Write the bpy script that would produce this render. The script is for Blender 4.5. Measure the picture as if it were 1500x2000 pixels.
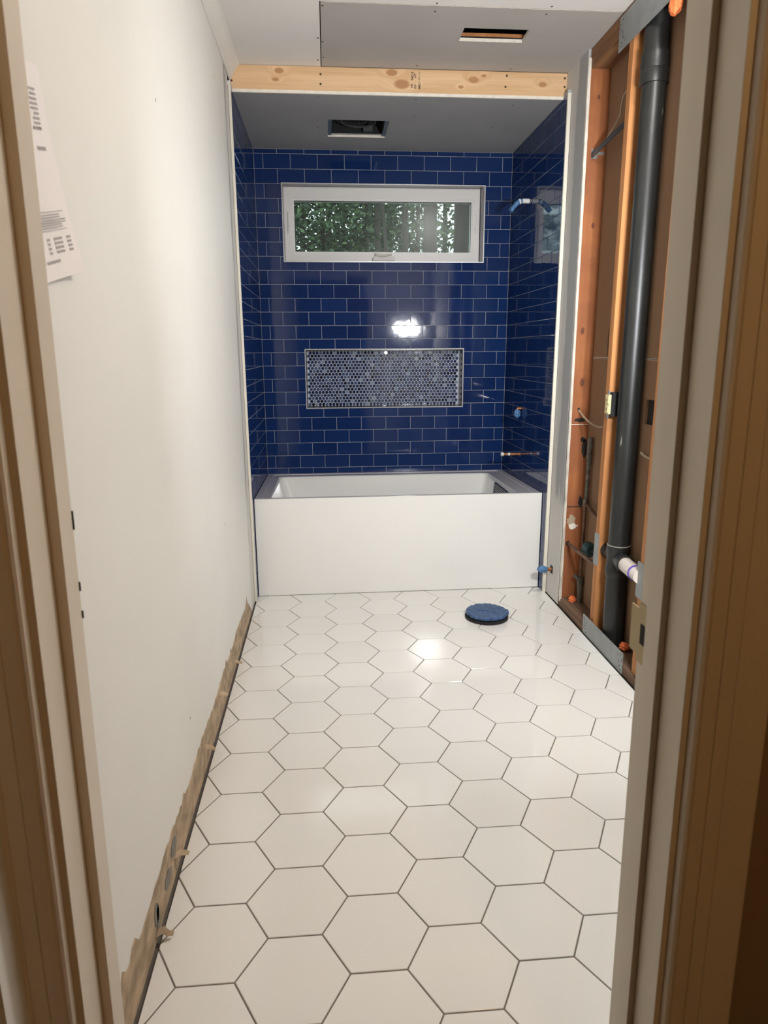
import bpy, bmesh, math, random
from mathutils import Vector, Matrix
random.seed(7)
for o in list(bpy.data.objects): bpy.data.objects.remove(o, do_unlink=True)
scene = bpy.context.scene
COL = scene.collection

# ---------------------------------------------------------------- camera
CAM = Vector((0.3910, -4.2843, 1.2582)); YAW, PITCH, ROLL, FPX = 0.08088, 0.23335, -0.00556, 1320.66
cd = bpy.data.cameras.new('camera'); cam = bpy.data.objects.new('camera', cd); COL.objects.link(cam)
fw = Vector((math.sin(YAW)*math.cos(PITCH), math.cos(YAW)*math.cos(PITCH), -math.sin(PITCH)))
r0 = Vector((math.cos(YAW), -math.sin(YAW), 0)); u0 = r0.cross(fw)
rr = math.cos(ROLL)*r0 + math.sin(ROLL)*u0; uu = -math.sin(ROLL)*r0 + math.cos(ROLL)*u0
M = Matrix((rr, uu, -fw)).transposed().to_4x4(); M.translation = CAM
cam.matrix_world = M
cd.sensor_fit = 'VERTICAL'; cd.sensor_height = 24.0; cd.lens = 24.0*FPX/2000.0
cd.clip_start = 0.02; cd.clip_end = 200
cd.dof.use_dof = True; cd.dof.focus_distance = 3.2; cd.dof.aperture_fstop = 5.6
scene.camera = cam

# ---------------------------------------------------------------- sky, exposure
w = bpy.data.worlds.new('sky'); scene.world = w; w.use_nodes = True
bg = w.node_tree.nodes['Background']; bg.inputs[0].default_value = (0.86, 0.93, 1.0, 1); bg.inputs[1].default_value = 2.6
vs = scene.view_settings
vs.view_transform = 'Standard'; vs.look = 'None'; vs.gamma = 1.0; vs.use_curve_mapping = False
vs.exposure = 0.17
WORK_POWER = 15.5       # watts of each work light head
CEIL_POWER = 19.0      # flush ceiling lamp of the bathroom
HALL_POWER = 16.0      # warm hall lamp
# ---------------------------------------------------------------- materials
def nt(name):
    m = bpy.data.materials.new(name); m.use_nodes = True
    t = m.node_tree; return m, t, t.nodes['Principled BSDF']
def N(t, typ, **kw):
    n = t.nodes.new(typ)
    for k, v in kw.items():
        if k in n.inputs: n.inputs[k].default_value = v
        else: setattr(n, k, v)
    return n
def L(t, a, ao, b, bi): t.links.new(a.outputs[ao], b.inputs[bi])
def c4(c): return (c[0], c[1], c[2], 1)
def coords(t, scale=(1, 1, 1), loc=(0, 0, 0)):
    tc = N(t, 'ShaderNodeTexCoord'); mp = N(t, 'ShaderNodeMapping')
    mp.inputs['Scale'].default_value = scale; mp.inputs['Location'].default_value = loc
    L(t, tc, 'Object', mp, 'Vector'); return mp
def ramp(t, stops):
    r = N(t, 'ShaderNodeValToRGB'); e = r.color_ramp.elements
    while len(e) < len(stops): e.new(0.5)
    for el, (p, c) in zip(e, stops): el.position = p; el.color = c4(c)
    return r
def noise(t, mp, scale, detail=4, rough=.55, dist=0.0):
    n = N(t, 'ShaderNodeTexNoise'); n.inputs['Scale'].default_value = scale; n.inputs['Detail'].default_value = detail
    n.inputs['Roughness'].default_value = rough; n.inputs['Distortion'].default_value = dist
    L(t, mp, 'Vector', n, 'Vector'); return n
def bump(t, bsdf, src, out, strength, dist=.002):
    b = N(t, 'ShaderNodeBump'); b.inputs['Strength'].default_value = strength; b.inputs['Distance'].default_value = dist
    L(t, src, out, b, 'Height'); L(t, b, 'Normal', bsdf, 'Normal')
def mat(name, col, rough=.5, metal=0.0, var=0.0, vscale=8.0, bmp=0.0, bscale=60.0, stretch=(1, 1, 1), coat=0.0, spec=None, col2=None, bdist=.002):
    m, t, b = nt(name)
    b.inputs['Base Color'].default_value = c4(col); b.inputs['Roughness'].default_value = rough; b.inputs['Metallic'].default_value = metal
    if coat: b.inputs['Coat Weight'].default_value = coat; b.inputs['Coat Roughness'].default_value = .05
    if spec is not None: b.inputs['Specular IOR Level'].default_value = spec
    mp = coords(t, stretch)
    if var or col2:
        n = noise(t, mp, vscale)
        c2 = col2 or tuple(max(0, c*(1-var)) for c in col)
        r = ramp(t, [(.35, c2), (.65, col)]); L(t, n, 'Fac', r, 'Fac'); L(t, r, 'Color', b, 'Base Color')
    if bmp:
        n2 = noise(t, mp, bscale); bump(t, b, n2, 'Fac', bmp, bdist)
    return m
def emis(name, col, s):
    m, t, b = nt(name); b.inputs['Base Color'].default_value = c4(col)
    b.inputs['Emission Color'].default_value = c4(col); b.inputs['Emission Strength'].default_value = s; return m
def tile_mat(name, cols, rough, wav=.12, spec=.5):
    """glazed tile: shade differs a little from tile to tile, glaze slightly wavy"""
    m, t, b = nt(name)
    oi = N(t, 'ShaderNodeObjectInfo'); r = ramp(t, [(i/(len(cols)-1), c) for i, c in enumerate(cols)]); L(t, oi, 'Random', r, 'Fac')
    L(t, r, 'Color', b, 'Base Color'); b.inputs['Roughness'].default_value = rough; b.inputs['Specular IOR Level'].default_value = spec
    mp = coords(t); n = noise(t, mp, 14, 2); bump(t, b, n, 'Fac', wav, .003)
    return m
def wood(name, light, dark, axis, scale=30., knots=(), knotcol=(.3, .13, .05), rough=.65, contrast=(.35, .7), stretch=.05, red=None):
    """long grain along axis, with optional knots at given points"""
    m, t, b = nt(name); s = [1, 1, 1]; s[axis] = stretch
    mp = coords(t, s)
    fac = None
    tc = N(t, 'ShaderNodeTexCoord')
    vec_src, vec_out = mp, 'Vector'
    acc = None
    for (kx, ky, kz, rad) in knots:
        sub = N(t, 'ShaderNodeVectorMath', operation='SUBTRACT'); L(t, tc, 'Object', sub, 0); sub.inputs[1].default_value = (kx, ky, kz)
        mul = N(t, 'ShaderNodeVectorMath', operation='MULTIPLY'); L(t, sub, 'Vector', mul, 0)
        mv = [1, 0 if axis != 1 else .6, 1]; mv[axis] = .55; mul.inputs[1].default_value = mv
        ln = N(t, 'ShaderNodeVectorMath', operation='LENGTH'); L(t, mul, 'Vector', ln, 0)
        mr = N(t, 'ShaderNodeMapRange'); mr.inputs['From Min'].default_value = rad*2.6; mr.inputs['From Max'].default_value = 0; L(t, ln, 'Value', mr, 'Value')
        if acc is None: acc = mr
        else:
            mx = N(t, 'ShaderNodeMath', operation='MAXIMUM'); L(t, acc, 0, mx, 0); L(t, mr, 0, mx, 1); acc = mx
    n = N(t, 'ShaderNodeTexNoise'); n.inputs['Scale'].default_value = scale; n.inputs['Detail'].default_value = 5; n.inputs['Roughness'].default_value = .6
    if acc:
        mu = N(t, 'ShaderNodeMath', operation='MULTIPLY'); L(t, acc, 0, mu, 0); mu.inputs[1].default_value = .06
        cb = N(t, 'ShaderNodeCombineXYZ')
        L(t, mu, 0, cb, 2 if axis != 2 else 0)
        ad = N(t, 'ShaderNodeVectorMath', operation='ADD'); L(t, mp, 'Vector', ad, 0); L(t, cb, 0, ad, 1); L(t, ad, 'Vector', n, 'Vector')
    else: L(t, mp, 'Vector', n, 'Vector')
    r = ramp(t, [(contrast[0], dark), (contrast[1], light)]); L(t, n, 'Fac', r, 'Fac')
    col = (r, 'Color')
    if red:
        mp2 = coords(t, (1, 1, 1)); n3 = noise(t, mp2, 5, 3); r3 = ramp(t, [(.4, (0, 0, 0)), (.62, (1, 1, 1))]); L(t, n3, 'Fac', r3, 'Fac')
        mix = N(t, 'ShaderNodeMix', data_type='RGBA'); L(t, r3, 'Color', mix, 0); L(t, r, 'Color', mix, 6); mix.inputs[7].default_value = c4(red); col = (mix, 2)
    if acc:
        kr = ramp(t, [(.60, (0, 0, 0)), (.74, (.85, .85, .85))]); L(t, acc, 0, kr, 'Fac')
        mix2 = N(t, 'ShaderNodeMix', data_type='RGBA'); L(t, kr, 'Color', mix2, 0); t.links.new(col[0].outputs[col[1]], mix2.inputs[6]); mix2.inputs[7].default_value = c4(knotcol); col = (mix2, 2)
    t.links.new(col[0].outputs[col[1]], b.inputs['Base Color']); b.inputs['Roughness'].default_value = rough
    bump(t, b, n, 'Fac', .15, .002)
    return m
def mud_mat(name, base, mud, ax, edge, zfull, side=1):
    """unpainted gypsum board with joint compound spread along one edge and over the low part"""
    m, t, b = nt(name); tc = N(t, 'ShaderNodeTexCoord'); sp = N(t, 'ShaderNodeSeparateXYZ'); L(t, tc, 'Object', sp, 0)
    mp = coords(t, (6, 6, 1.2)); n = noise(t, mp, 3.2, 5, .6)
    nz = N(t, 'ShaderNodeMath', operation='MULTIPLY_ADD'); L(t, n, 'Fac', nz, 0); nz.inputs[1].default_value = .09; L(t, sp, ax, nz, 2)
    a = N(t, 'ShaderNodeMapRange'); a.inputs['From Min'].default_value = edge - .004*side; a.inputs['From Max'].default_value = edge + .004*side; L(t, nz, 0, a, 'Value')
    n2 = noise(t, coords(t, (3, 12, 1)), 2.2, 4); zz = N(t, 'ShaderNodeMath', operation='MULTIPLY_ADD'); L(t, n2, 'Fac', zz, 0); zz.inputs[1].default_value = .5; L(t, sp, 'Z', zz, 2)
    c = N(t, 'ShaderNodeMapRange'); c.inputs['From Min'].default_value = zfull + .26; c.inputs['From Max'].default_value = zfull + .24; L(t, zz, 0, c, 'Value')
    mx = N(t, 'ShaderNodeMath', operation='MAXIMUM'); L(t, a, 0, mx, 0); L(t, c, 0, mx, 1)
    mix = N(t, 'ShaderNodeMix', data_type='RGBA'); L(t, mx, 0, mix, 0); mix.inputs[6].default_value = c4(base); mix.inputs[7].default_value = c4(mud)
    L(t, mix, 2, b, 'Base Color'); b.inputs['Roughness'].default_value = .85
    return m

MT = {}
MT['paint'] = mat('painted_wall', (.765, .75, .705), .55, var=.03, vscale=2.5, bmp=.06, bscale=90)
MT['ceil'] = mat('ceiling_paint', (.78, .75, .71), .7, var=.04, vscale=4, bmp=.05, bscale=120)
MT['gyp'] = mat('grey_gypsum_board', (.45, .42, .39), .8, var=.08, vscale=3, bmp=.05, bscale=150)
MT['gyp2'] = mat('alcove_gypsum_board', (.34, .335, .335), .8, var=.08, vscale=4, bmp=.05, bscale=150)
MT['gypcut'] = mat('gypsum_cut_edge', (.86, .80, .70), .9, var=.12, vscale=30, bmp=.5, bscale=120)
MT['mudR'] = mud_mat('mudded_board', (.41, .41, .41), (.62, .60, .57), 'Y', -.975, .55)
MT['mudL'] = mud_mat('mudded_board_left', (.42, .41, .40), (.64, .61, .57), 'Y', -.99, .6)
MT['trimcream'] = mat('tile_edge_trim', (.74, .70, .60), .45)
MT['white_trim'] = mat('white_trim_paint', (.76, .73, .68), .45)
MT['blue'] = tile_mat('cobalt_glazed_tile', [(.0065, .022, .094), (.009, .029, .118), (.0075, .025, .105), (.010, .032, .126)], .055, .07, .36)
MT['grout'] = mat('light_grout', (.42, .43, .45), .85, bmp=.2, bscale=200)
MT['hex'] = tile_mat('white_hex_tile', [(.775, .755, .715), (.80, .78, .745), (.785, .77, .735), (.81, .795, .755)], .085, .04)
MT['fgrout'] = mat('floor_grout', (.17, .145, .12), .9, var=.2, vscale=20)
MT['dark'] = mat('dark_gap', (.02, .018, .016), .9)
MT['acrylic'] = mat('white_acrylic', (.80, .79, .76), .12, coat=.5)
MT['film'] = mat('rim_film', (.62, .59, .60), .18, coat=.6)
MT['vinyl'] = mat('white_vinyl', (.74, .72, .70), .35)
MT['reveal'] = mat('reveal_tile', (.20, .19, .20), .25)
MT['schl'] = mat('satin_metal_edge', (.55, .55, .55), .35, metal=.6)
MT['tape'] = mat('blue_tape', (.045, .115, .27), .5, var=.45, vscale=40, bmp=.8, bscale=45, bdist=.006)
MT['tapelt'] = mat('light_blue_tape', (.10, .24, .48), .45, var=.4, vscale=50, bmp=.8, bscale=60, bdist=.006)
MT['white_pl'] = mat('white_plastic', (.75, .74, .72), .3)
MT['copper'] = mat('copper', (.55, .25, .12), .35, metal=.85, var=.3, vscale=30)
MT['copperold'] = mat('tarnished_copper', (.20, .11, .075), .5, metal=.5, var=.5, vscale=25)
MT['verd'] = mat('corroded_pipe', (.16, .15, .12), .7, var=.6, vscale=45, bmp=.6, bscale=70)
MT['abs'] = mat('black_abs', (.011, .012, .012), .40, bmp=.2, bscale=40)
t = MT['abs'].node_tree; b = t.nodes['Principled BSDF']
n1 = noise(t, coords(t, (1, 1, .13)), 55, 6, .7); n2 = noise(t, coords(t, (1, 1, .8)), 7, 3)
ml = N(t, 'ShaderNodeMath', operation='MULTIPLY_ADD'); L(t, n2, 'Fac', ml, 0); ml.inputs[1].default_value = .35; L(t, n1, 'Fac', ml, 2)
r = ramp(t, [(.50, (.010, .011, .011)), (.78, (.018, .019, .018)), (.865, (.024, .025, .024)), (.90, (.22, .21, .19))]); L(t, ml, 0, r, 'Fac'); L(t, r, 'Color', b, 'Base Color')
MT['steel'] = mat('galvanised_plate', (.33, .35, .35), .45, metal=.35, var=.15, vscale=18)
MT['steeld'] = mat('dark_steel', (.10, .105, .115), .4, metal=.6)
MT['pine'] = wood('new_pine', (.80, .56, .34), (.66, .41, .21), 0, 34, [(.209, -.87, 2.478, .013), (.192, -.87, 2.443, .009), (.714, -.87, 2.482, .016), (.76, -.87, 2.436, .022), (1.089, -.87, 2.462, .015), (1.136, -.87, 2.479, .008), (1.031, -.87, 2.431, .008), (1.412, -.87, 2.45, .012)], (.42, .19, .08))
MT['fir'] = wood('old_fir', (.42, .155, .05), (.27, .085, .027), 2, 26, [(1.572, -1.135, 1.345, .010), (1.585, -1.135, 1.11, .012), (1.582, -1.135, 2.315, .006), (1.590, -1.135, 1.80, .007)], (.10, .03, .012), .7, red=(.30, .10, .035))
MT['fir2'] = wood('orange_fir', (.56, .25, .085), (.38, .15, .05), 2, 30, [], rough=.7)
MT['plate'] = wood('top_plate_wood', (.30, .15, .06), (.16, .07, .03), 1, 26, [], rough=.8)
MT['sole'] = wood('dirty_sole_plate', (.22, .13, .08), (.09, .05, .03), 1, 30, [], rough=.85)
MT['board'] = mat('brown_paper_board', (.27, .155, .085), .85, var=.10, vscale=3, stretch=(1, 1, .3))
MT['torn'] = mat('torn_paper', (.52, .39, .26), .95, var=.45, vscale=16, bmp=.6, bscale=40, stretch=(1, 1, 1.4))
MT['grey'] = mat('grey_compound', (.22, .205, .18), .9)
MT['ivory'] = mat('ivory_plastic', (.72, .62, .34), .35)
MT['ink'] = mat('ink', (.045, .025, .02), .8)
MT['print'] = mat('grey_print', (.36, .33, .33), .8)
MT['sheet'] = mat('paper', (.80, .76, .74), .6)
MT['pvc'] = mat('white_pvc', (.80, .72, .66), .35, var=.1, vscale=30)
MT['purple'] = mat('purple_primer', (.12, .08, .40), .4)
MT['foam'] = mat('orange_foam', (.85, .20, .06), .7, bmp=.4, bscale=40)
MT['teal'] = mat('teal_fitting', (.012, .05, .055), .5)
MT['cable'] = mat('cable_jacket', (.42, .33, .22), .6)
MT['screw'] = mat('screw_head', (.10, .07, .04), .45, metal=.5)
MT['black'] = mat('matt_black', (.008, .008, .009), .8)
MT['brass'] = mat('aged_brass', (.34, .26, .13), .4, metal=.7)
MT['jamb'] = mat('jamb_paint', (.66, .58, .47), .45, var=.04, vscale=6)
MT['hall'] = mat('hall_wall', (.26, .19, .12), .8)
MT['bluebox'] = mat('blue_grey_metal', (.10, .15, .20), .4, metal=.5)

# ---------------------------------------------------------------- mesh helpers
class MB:
    def __init__(s): s.v = []; s.f = []; s.mi = []; s.cur = 0
    def add(s, vs, fs):
        b = len(s.v); s.v += [tuple(v) for v in vs]
        for f in fs: s.f.append([b+i for i in f]); s.mi.append(s.cur)
    def box(s, a, b, bev=0):
        (x0, y0, z0), (x1, y1, z1) = [min(p, q) for p, q in zip(a, b)], [max(p, q) for p, q in zip(a, b)]
        if bev <= 0:
            s.add([(x0,y0,z0),(x1,y0,z0),(x1,y1,z0),(x0,y1,z0),(x0,y0,z1),(x1,y0,z1),(x1,y1,z1),(x0,y1,z1)],
                  [(0,3,2,1),(4,5,6,7),(0,1,5,4),(1,2,6,5),(2,3,7,6),(3,0,4,7)])
        else:
            bm = bmesh.new(); bmesh.ops.create_cube(bm, size=1)
            for v in bm.verts: v.co = Vector(((x0+x1)/2+v.co.x*(x1-x0), (y0+y1)/2+v.co.y*(y1-y0), (z0+z1)/2+v.co.z*(z1-z0)))
            bmesh.ops.bevel(bm, geom=list(bm.edges), offset=bev, segments=2, profile=.6, affect='EDGES')
            bm.verts.index_update(); s.add([v.co for v in bm.verts], [[v.index for v in f.verts] for f in bm.faces]); bm.free()
    def prism(s, poly, org, U, V, W, t):
        """2-D polygon (a,b) at org+a*U+b*V, extruded by t along W"""
        U, V, W, org = map(Vector, (U, V, W, org)); n = len(poly)
        A = [org+a*U+b*V for a, b in poly]; B = [p+W*t for p in A]
        s.add(A+B, [list(range(n))[::-1], list(range(n, 2*n))]+[(i, (i+1) % n, n+(i+1) % n, n+i) for i in range(n)])
    def tube(s, pts, rad, n=12, cap=True):
        pts = [Vector(p) for p in pts]; rads = rad if isinstance(rad, (list, tuple)) else [rad]*len(pts)
        V = []; up = None
        for i, p in enumerate(pts):
            d = (pts[min(i+1, len(pts)-1)]-pts[max(i-1, 0)]).normalized()
            if up is None:
                up = Vector((0, 0, 1)) if abs(d.z) < .9 else Vector((1, 0, 0))
            a = d.cross(up).normalized(); b = a.cross(d).normalized(); up = b
            for k in range(n):
                t = 2*math.pi*k/n; V.append(p+rads[i]*(math.cos(t)*a+math.sin(t)*b))
        F = []
        for i in range(len(pts)-1):
            for k in range(n): F.append((i*n+k, i*n+(k+1) % n, (i+1)*n+(k+1) % n, (i+1)*n+k))
        if cap: F.append(list(range(n))); F.append([(len(pts)-1)*n+k for k in range(n)][::-1])
        s.add(V, F)
    def lathe(s, prof, c, axis='z', n=32):
        V = []; F = []
        for r, h in prof:
            for k in range(n):
                t = 2*math.pi*k/n; a, b = r*math.cos(t), r*math.sin(t)
                V.append({'z': (c[0]+a, c[1]+b, c[2]+h), 'y': (c[0]+a, c[1]+h, c[2]+b), 'x': (c[0]+h, c[1]+a, c[2]+b)}[axis])
        m = len(prof)
        for i in range(m-1):
            for k in range(n): F.append((i*n+k, i*n+(k+1) % n, (i+1)*n+(k+1) % n, (i+1)*n+k))
        F.append(list(range(n))[::-1]); F.append([(m-1)*n+k for k in range(n)])
        s.add(V, F)
    def plate(s, u0, u1, v0, v1, holes, org, U, V, W, t):
        """flat slab with rectangular holes; front at org, thickness t along W"""
        U, V, W, org = map(Vector, (U, V, W, org))
        us = sorted({u0, u1, *[h[0] for h in holes], *[h[1] for h in holes]}); vv = sorted({v0, v1, *[h[2] for h in holes], *[h[3] for h in holes]})
        full = lambda i, j: 0 <= i < len(us)-1 and 0 <= j < len(vv)-1 and not any(h[0] <= us[i] < h[1] and h[2] <= vv[j] < h[3] for h in holes)
        P = lambda a, b, c: org+U*a+V*b+W*c
        for i in range(len(us)-1):
            for j in range(len(vv)-1):
                if not full(i, j): continue
                a0, a1, b0, b1 = us[i], us[i+1], vv[j], vv[j+1]
                s.add([P(a0,b0,0),P(a1,b0,0),P(a1,b1,0),P(a0,b1,0)], [(0,1,2,3)])
                s.add([P(a0,b0,t),P(a1,b0,t),P(a1,b1,t),P(a0,b1,t)], [(3,2,1,0)])
                for ok, p, q in ((full(i,j-1),(a0,b0),(a1,b0)),(full(i,j+1),(a1,b1),(a0,b1)),(full(i-1,j),(a0,b1),(a0,b0)),(full(i+1,j),(a1,b0),(a1,b1))):
                    if not ok: s.add([P(*p,0),P(*p,t),P(*q,t),P(*q,0)], [(0,1,2,3)])
    def ring(s, o, i, y0, y1):
        """mitred rectangular frame in XZ: o, i = (x0,x1,z0,z1); y0 front .. y1 back"""
        oc = [(o[0],o[2]),(o[1],o[2]),(o[1],o[3]),(o[0],o[3])]; ic = [(i[0],i[2]),(i[1],i[2]),(i[1],i[3]),(i[0],i[3])]
        for k in range(4):
            q = [oc[k], oc[(k+1) % 4], ic[(k+1) % 4], ic[k]]
            s.add([(x,y0,z) for x,z in q]+[(x,y1,z) for x,z in q], [(0,1,2,3),(7,6,5,4),(0,4,5,1),(1,5,6,2),(2,6,7,3),(3,7,4,0)])
    def mesh(s, name, mats, smooth=False):
        me = bpy.data.meshes.new(name); me.from_pydata(s.v, [], s.f)
        for m in (mats if isinstance(mats, (list, tuple)) else [mats]): me.materials.append(m)
        me.polygons.foreach_set('material_index', s.mi)
        if smooth: me.polygons.foreach_set('use_smooth', [True]*len(me.polygons))
        me.update()
        bm = bmesh.new(); bm.from_mesh(me); bmesh.ops.recalc_face_normals(bm, faces=bm.faces); bm.to_mesh(me); bm.free()
        if smooth: me.set_sharp_from_angle(angle=math.radians(40))
        return me
    def build(s, name, m, parent=None, smooth=False):
        return link(name, s.mesh(name, m, smooth), parent)
def link(name, me, parent=None):
    o = bpy.data.objects.new(name, me); COL.objects.link(o)
    if parent is not None:
        o.parent = parent; o.matrix_parent_inverse = Matrix.Translation(-parent.location)
    return o
def tag(o, label, cat=None, group=None, kind=None):
    o['label'] = label
    if cat: o['category'] = cat
    if group: o['group'] = group
    if kind: o['kind'] = kind
    return o
def thing(name, loc, label, cat, group=None):
    o = bpy.data.objects.new(name, None); COL.objects.link(o); o.location = loc; o.empty_display_size = .05
    return tag(o, label, cat, group)
def struct(o, label, cat='structure'): return tag(o, label, cat, kind='structure')
def inset(poly, d):
    n = len(poly); out = []
    for i in range(n):
        p, c, q = Vector(poly[i-1]), Vector(poly[i]), Vector(poly[(i+1) % n])
        e1 = (c-p).normalized(); e2 = (q-c).normalized(); n1 = Vector((-e1.y, e1.x)); n2 = Vector((-e2.y, e2.x))
        k = 1+n1.dot(n2)
        out.append(tuple(c+(n1+n2)*(d/max(k, .3))))
    return out
def slab_mesh(name, poly, t, bev, m):
    """bevelled tile, local +z is the face, face plane at z=0"""
    n = len(poly); q = inset(poly, bev)
    V = [(a, b, -t) for a, b in poly]+[(a, b, -bev*.8) for a, b in poly]+[(a, b, 0) for a, b in q]
    F = [(i, (i+1) % n, n+(i+1) % n, n+i) for i in range(n)]+[(n+i, n+(i+1) % n, 2*n+(i+1) % n, 2*n+i) for i in range(n)]+[tuple(2*n+i for i in range(n))]
    me = bpy.data.meshes.new(name); me.from_pydata(V, [], F); me.materials.append(m); me.update(); return me
def clip(poly, a, b, c):
    """keep a*x+b*y<=c"""
    out = []; n = len(poly)
    for i in range(n):
        p, q = poly[i], poly[(i+1) % n]; dp, dq = a*p[0]+b*p[1]-c, a*q[0]+b*q[1]-c
        if dp <= 0: out.append(p)
        if dp*dq < 0: t = dp/(dp-dq); out.append((p[0]+t*(q[0]-p[0]), p[1]+t*(q[1]-p[1])))
    return out
def parea(p): return .5*sum(p[i-1][0]*p[i][1]-p[i][0]*p[i-1][1] for i in range(len(p)))

# ---------------------------------------------------------------- dimensions (metres)
XL, XR = -.012, 1.528          # drywall faces
AW = 1.511                     # alcove width between tile faces
ZC, ZA = 2.50, 2.39            # room ceiling, alcove ceiling
YB = -.87                      # front of the header beam
YT = -.93                      # front edge of the wall tile
YF, YH = -3.40, -3.535         # bathroom and hall face of the door wall
XJL, XJR = .054, .834          # door jamb faces
XS = 1.541                     # room face of the studs
XBRD = 1.630                   # brown board behind the studs

# ---------------------------------------------------------------- floor
mb = MB(); mb.box((-.20, -5.6, -.12), (2.3, .16, -.011)); mb.box((-.002, YF, -.012), (1.524, -.80, -.0018))
floor = struct(mb.build('floor', [MT['fgrout']]), 'bathroom floor of large glossy white hexagon tiles with dark grout', 'floor')
S = .119165; HX, HY = .11124, -2.51707; G = .0017
hexfull = slab_mesh('tile', [((S-G*1.15)*math.cos(math.radians(60*k)), (S-G*1.15)*math.sin(math.radians(60*k))) for k in range(6)], .008, .0012, MT['hex'])
bx = (-.003, 1.5235, YF+.002, -.861)
def inb(p): return bx[0] <= p[0] <= bx[1] and bx[2] <= p[1] <= bx[3]
for c in range(-1, 9):
    for k2 in range(-22, 22):
        k = k2/2
        if (k2 % 2 == 0) == (c % 2 == 0): continue
        cx, cy = HX+c*1.5*S, HY-k*math.sqrt(3)*S
        poly = [(cx+(S-G*1.15)*math.cos(math.radians(60*a)), cy+(S-G*1.15)*math.sin(math.radians(60*a))) for a in range(6)]
        if all(inb(p) for p in poly):
            o = link('tile', hexfull, floor); o.location = (cx, cy, 0)
        else:
            for A in ((-1,0,-bx[0]),(1,0,bx[1]),(0,-1,-bx[2]),(0,1,bx[3])):
                poly = clip(poly, *A) if len(poly) > 2 else []
            if len(poly) < 3 or parea(poly) < 2e-4: continue
            o = link('tile', slab_mesh('tile', [(p[0]-cx, p[1]-cy) for p in poly], .008, .0012, MT['hex']), floor); o.location = (cx, cy, 0)
        o.rotation_euler = (random.gauss(0, .0012), random.gauss(0, .0012), 0)

# ---------------------------------------------------------------- tiled walls
TW, TH, Z0 = .1556, .0794, 2.3651
full_tile = slab_mesh('tile', [(-TW/2+.0011, -TH/2+.0011), (TW/2-.0011, -TH/2+.0011), (TW/2-.0011, TH/2-.0011), (-TW/2+.0011, TH/2-.0011)], .007, .0013, MT['blue'])
def cut_rect(r, h):
    """rectangle r=(u0,u1,v0,v1) minus hole h -> polygon (ccw) or None"""
    u0, u1, v0, v1 = r; a, b, c, d = h
    if a >= u1 or b <= u0 or c >= v1 or d <= v0: return [(u0,v0),(u1,v0),(u1,v1),(u0,v1)]
    L_, R_, B_, T_ = a > u0+.004, b < u1-.004, c > v0+.004, d < v1-.004
    n = L_+R_+B_+T_
    if n == 0: return None
    if n == 1:
        if L_: u1 = a
        if R_: u0 = b
        if B_: v1 = c
        if T_: v0 = d
        return [(u0,v0),(u1,v0),(u1,v1),(u0,v1)]
    if L_ and B_ and not (R_ or T_): return [(u0,v0),(u1,v0),(u1,c),(a,c),(a,v1),(u0,v1)]
    if R_ and B_ and not (L_ or T_): return [(u0,v0),(u1,v0),(u1,v1),(b,v1),(b,c),(u0,c)]
    if L_ and T_ and not (R_ or B_): return [(u0,v0),(a,v0),(a,d),(u1,d),(u1,v1),(u0,v1)]
    if R_ and T_ and not (L_ or B_): return [(b,v0),(u1,v0),(u1,v1),(u0,v1),(u0,d),(b,d)]
    return [(u0,v0),(u1,v0),(u1,v1),(u0,v1)]
def tile_wall(parent, org, U, Nrm, u0, u1, v0, v1, jA, jB, holes=(), skip=None):
    U, V, Nn, org = Vector(U), Vector((0, 0, 1)), Vector(Nrm), Vector(org)
    B = Matrix((U, V, Nn)).transposed().to_4x4()
    for i in range(-1, 31):
        zt, zb = min(v1, Z0-i*TH), max(v0, Z0-(i+1)*TH)
        if zt-zb < .006: continue
        j = jA if i % 2 == 0 else jB
        k0 = math.floor((u0-j)/TW)
        for k in range(k0, k0+20):
            a, b = max(u0, j+k*TW), min(u1, j+(k+1)*TW)
            if b-a < .006: continue
            if skip and skip(a, b, zb, zt): continue
            cu, cv = (a+b)/2, (zt+zb)/2; g = .0011
            r = (a+g, b-g, zb+g, zt-g); P = [(r[0],r[2]),(r[1],r[2]),(r[1],r[3]),(r[0],r[3])]; cut = False
            for h in holes:
                hh = (h[0]-g, h[1]+g, h[2]-g, h[3]+g); Q = cut_rect(r, hh)
                if Q is None: P = None; break
                if Q != [(r[0],r[2]),(r[1],r[2]),(r[1],r[3]),(r[0],r[3])]: P = Q; cut = True
            if P is None: continue
            if not cut and abs(b-a-TW) < 1e-4 and abs(zt-zb-TH) < 1e-4: me = full_tile
            else: me = slab_mesh('tile', [(p[0]-cu, p[1]-cv) for p in P], .007, .0013, MT['blue'])
            o = link('tile', me, parent)
            o.matrix_basis = Matrix.Translation(org+U*cu+V*cv) @ B @ Matrix.Rotation(random.gauss(0, .0028), 4, 'X') @ Matrix.Rotation(random.gauss(0, .0028), 4, 'Y')
WIN = (.150, 1.354, 1.778, 2.212); NIC = (.256, 1.244, .912, 1.274)
mb = MB(); mb.plate(-.2, 1.8, 0, 2.6, [(WIN[0]+.006, WIN[1]-.006, WIN[2]+.006, WIN[3]-.006), (NIC[0]+.006, NIC[1]-.006, NIC[2]+.006, NIC[3]-.006)], (0, .0018, 0), (1,0,0), (0,0,1), (0,1,0), .15)
wall_back = struct(mb.build('wall_back', MT['grout']), 'back alcove wall of glossy cobalt blue subway tiles around window and niche', 'wall')
tile_wall(wall_back, (0,0,0), (1,0,0), (0,-1,0), .0, AW, .46, ZA, .335*TW, .845*TW, [WIN, NIC])
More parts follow.
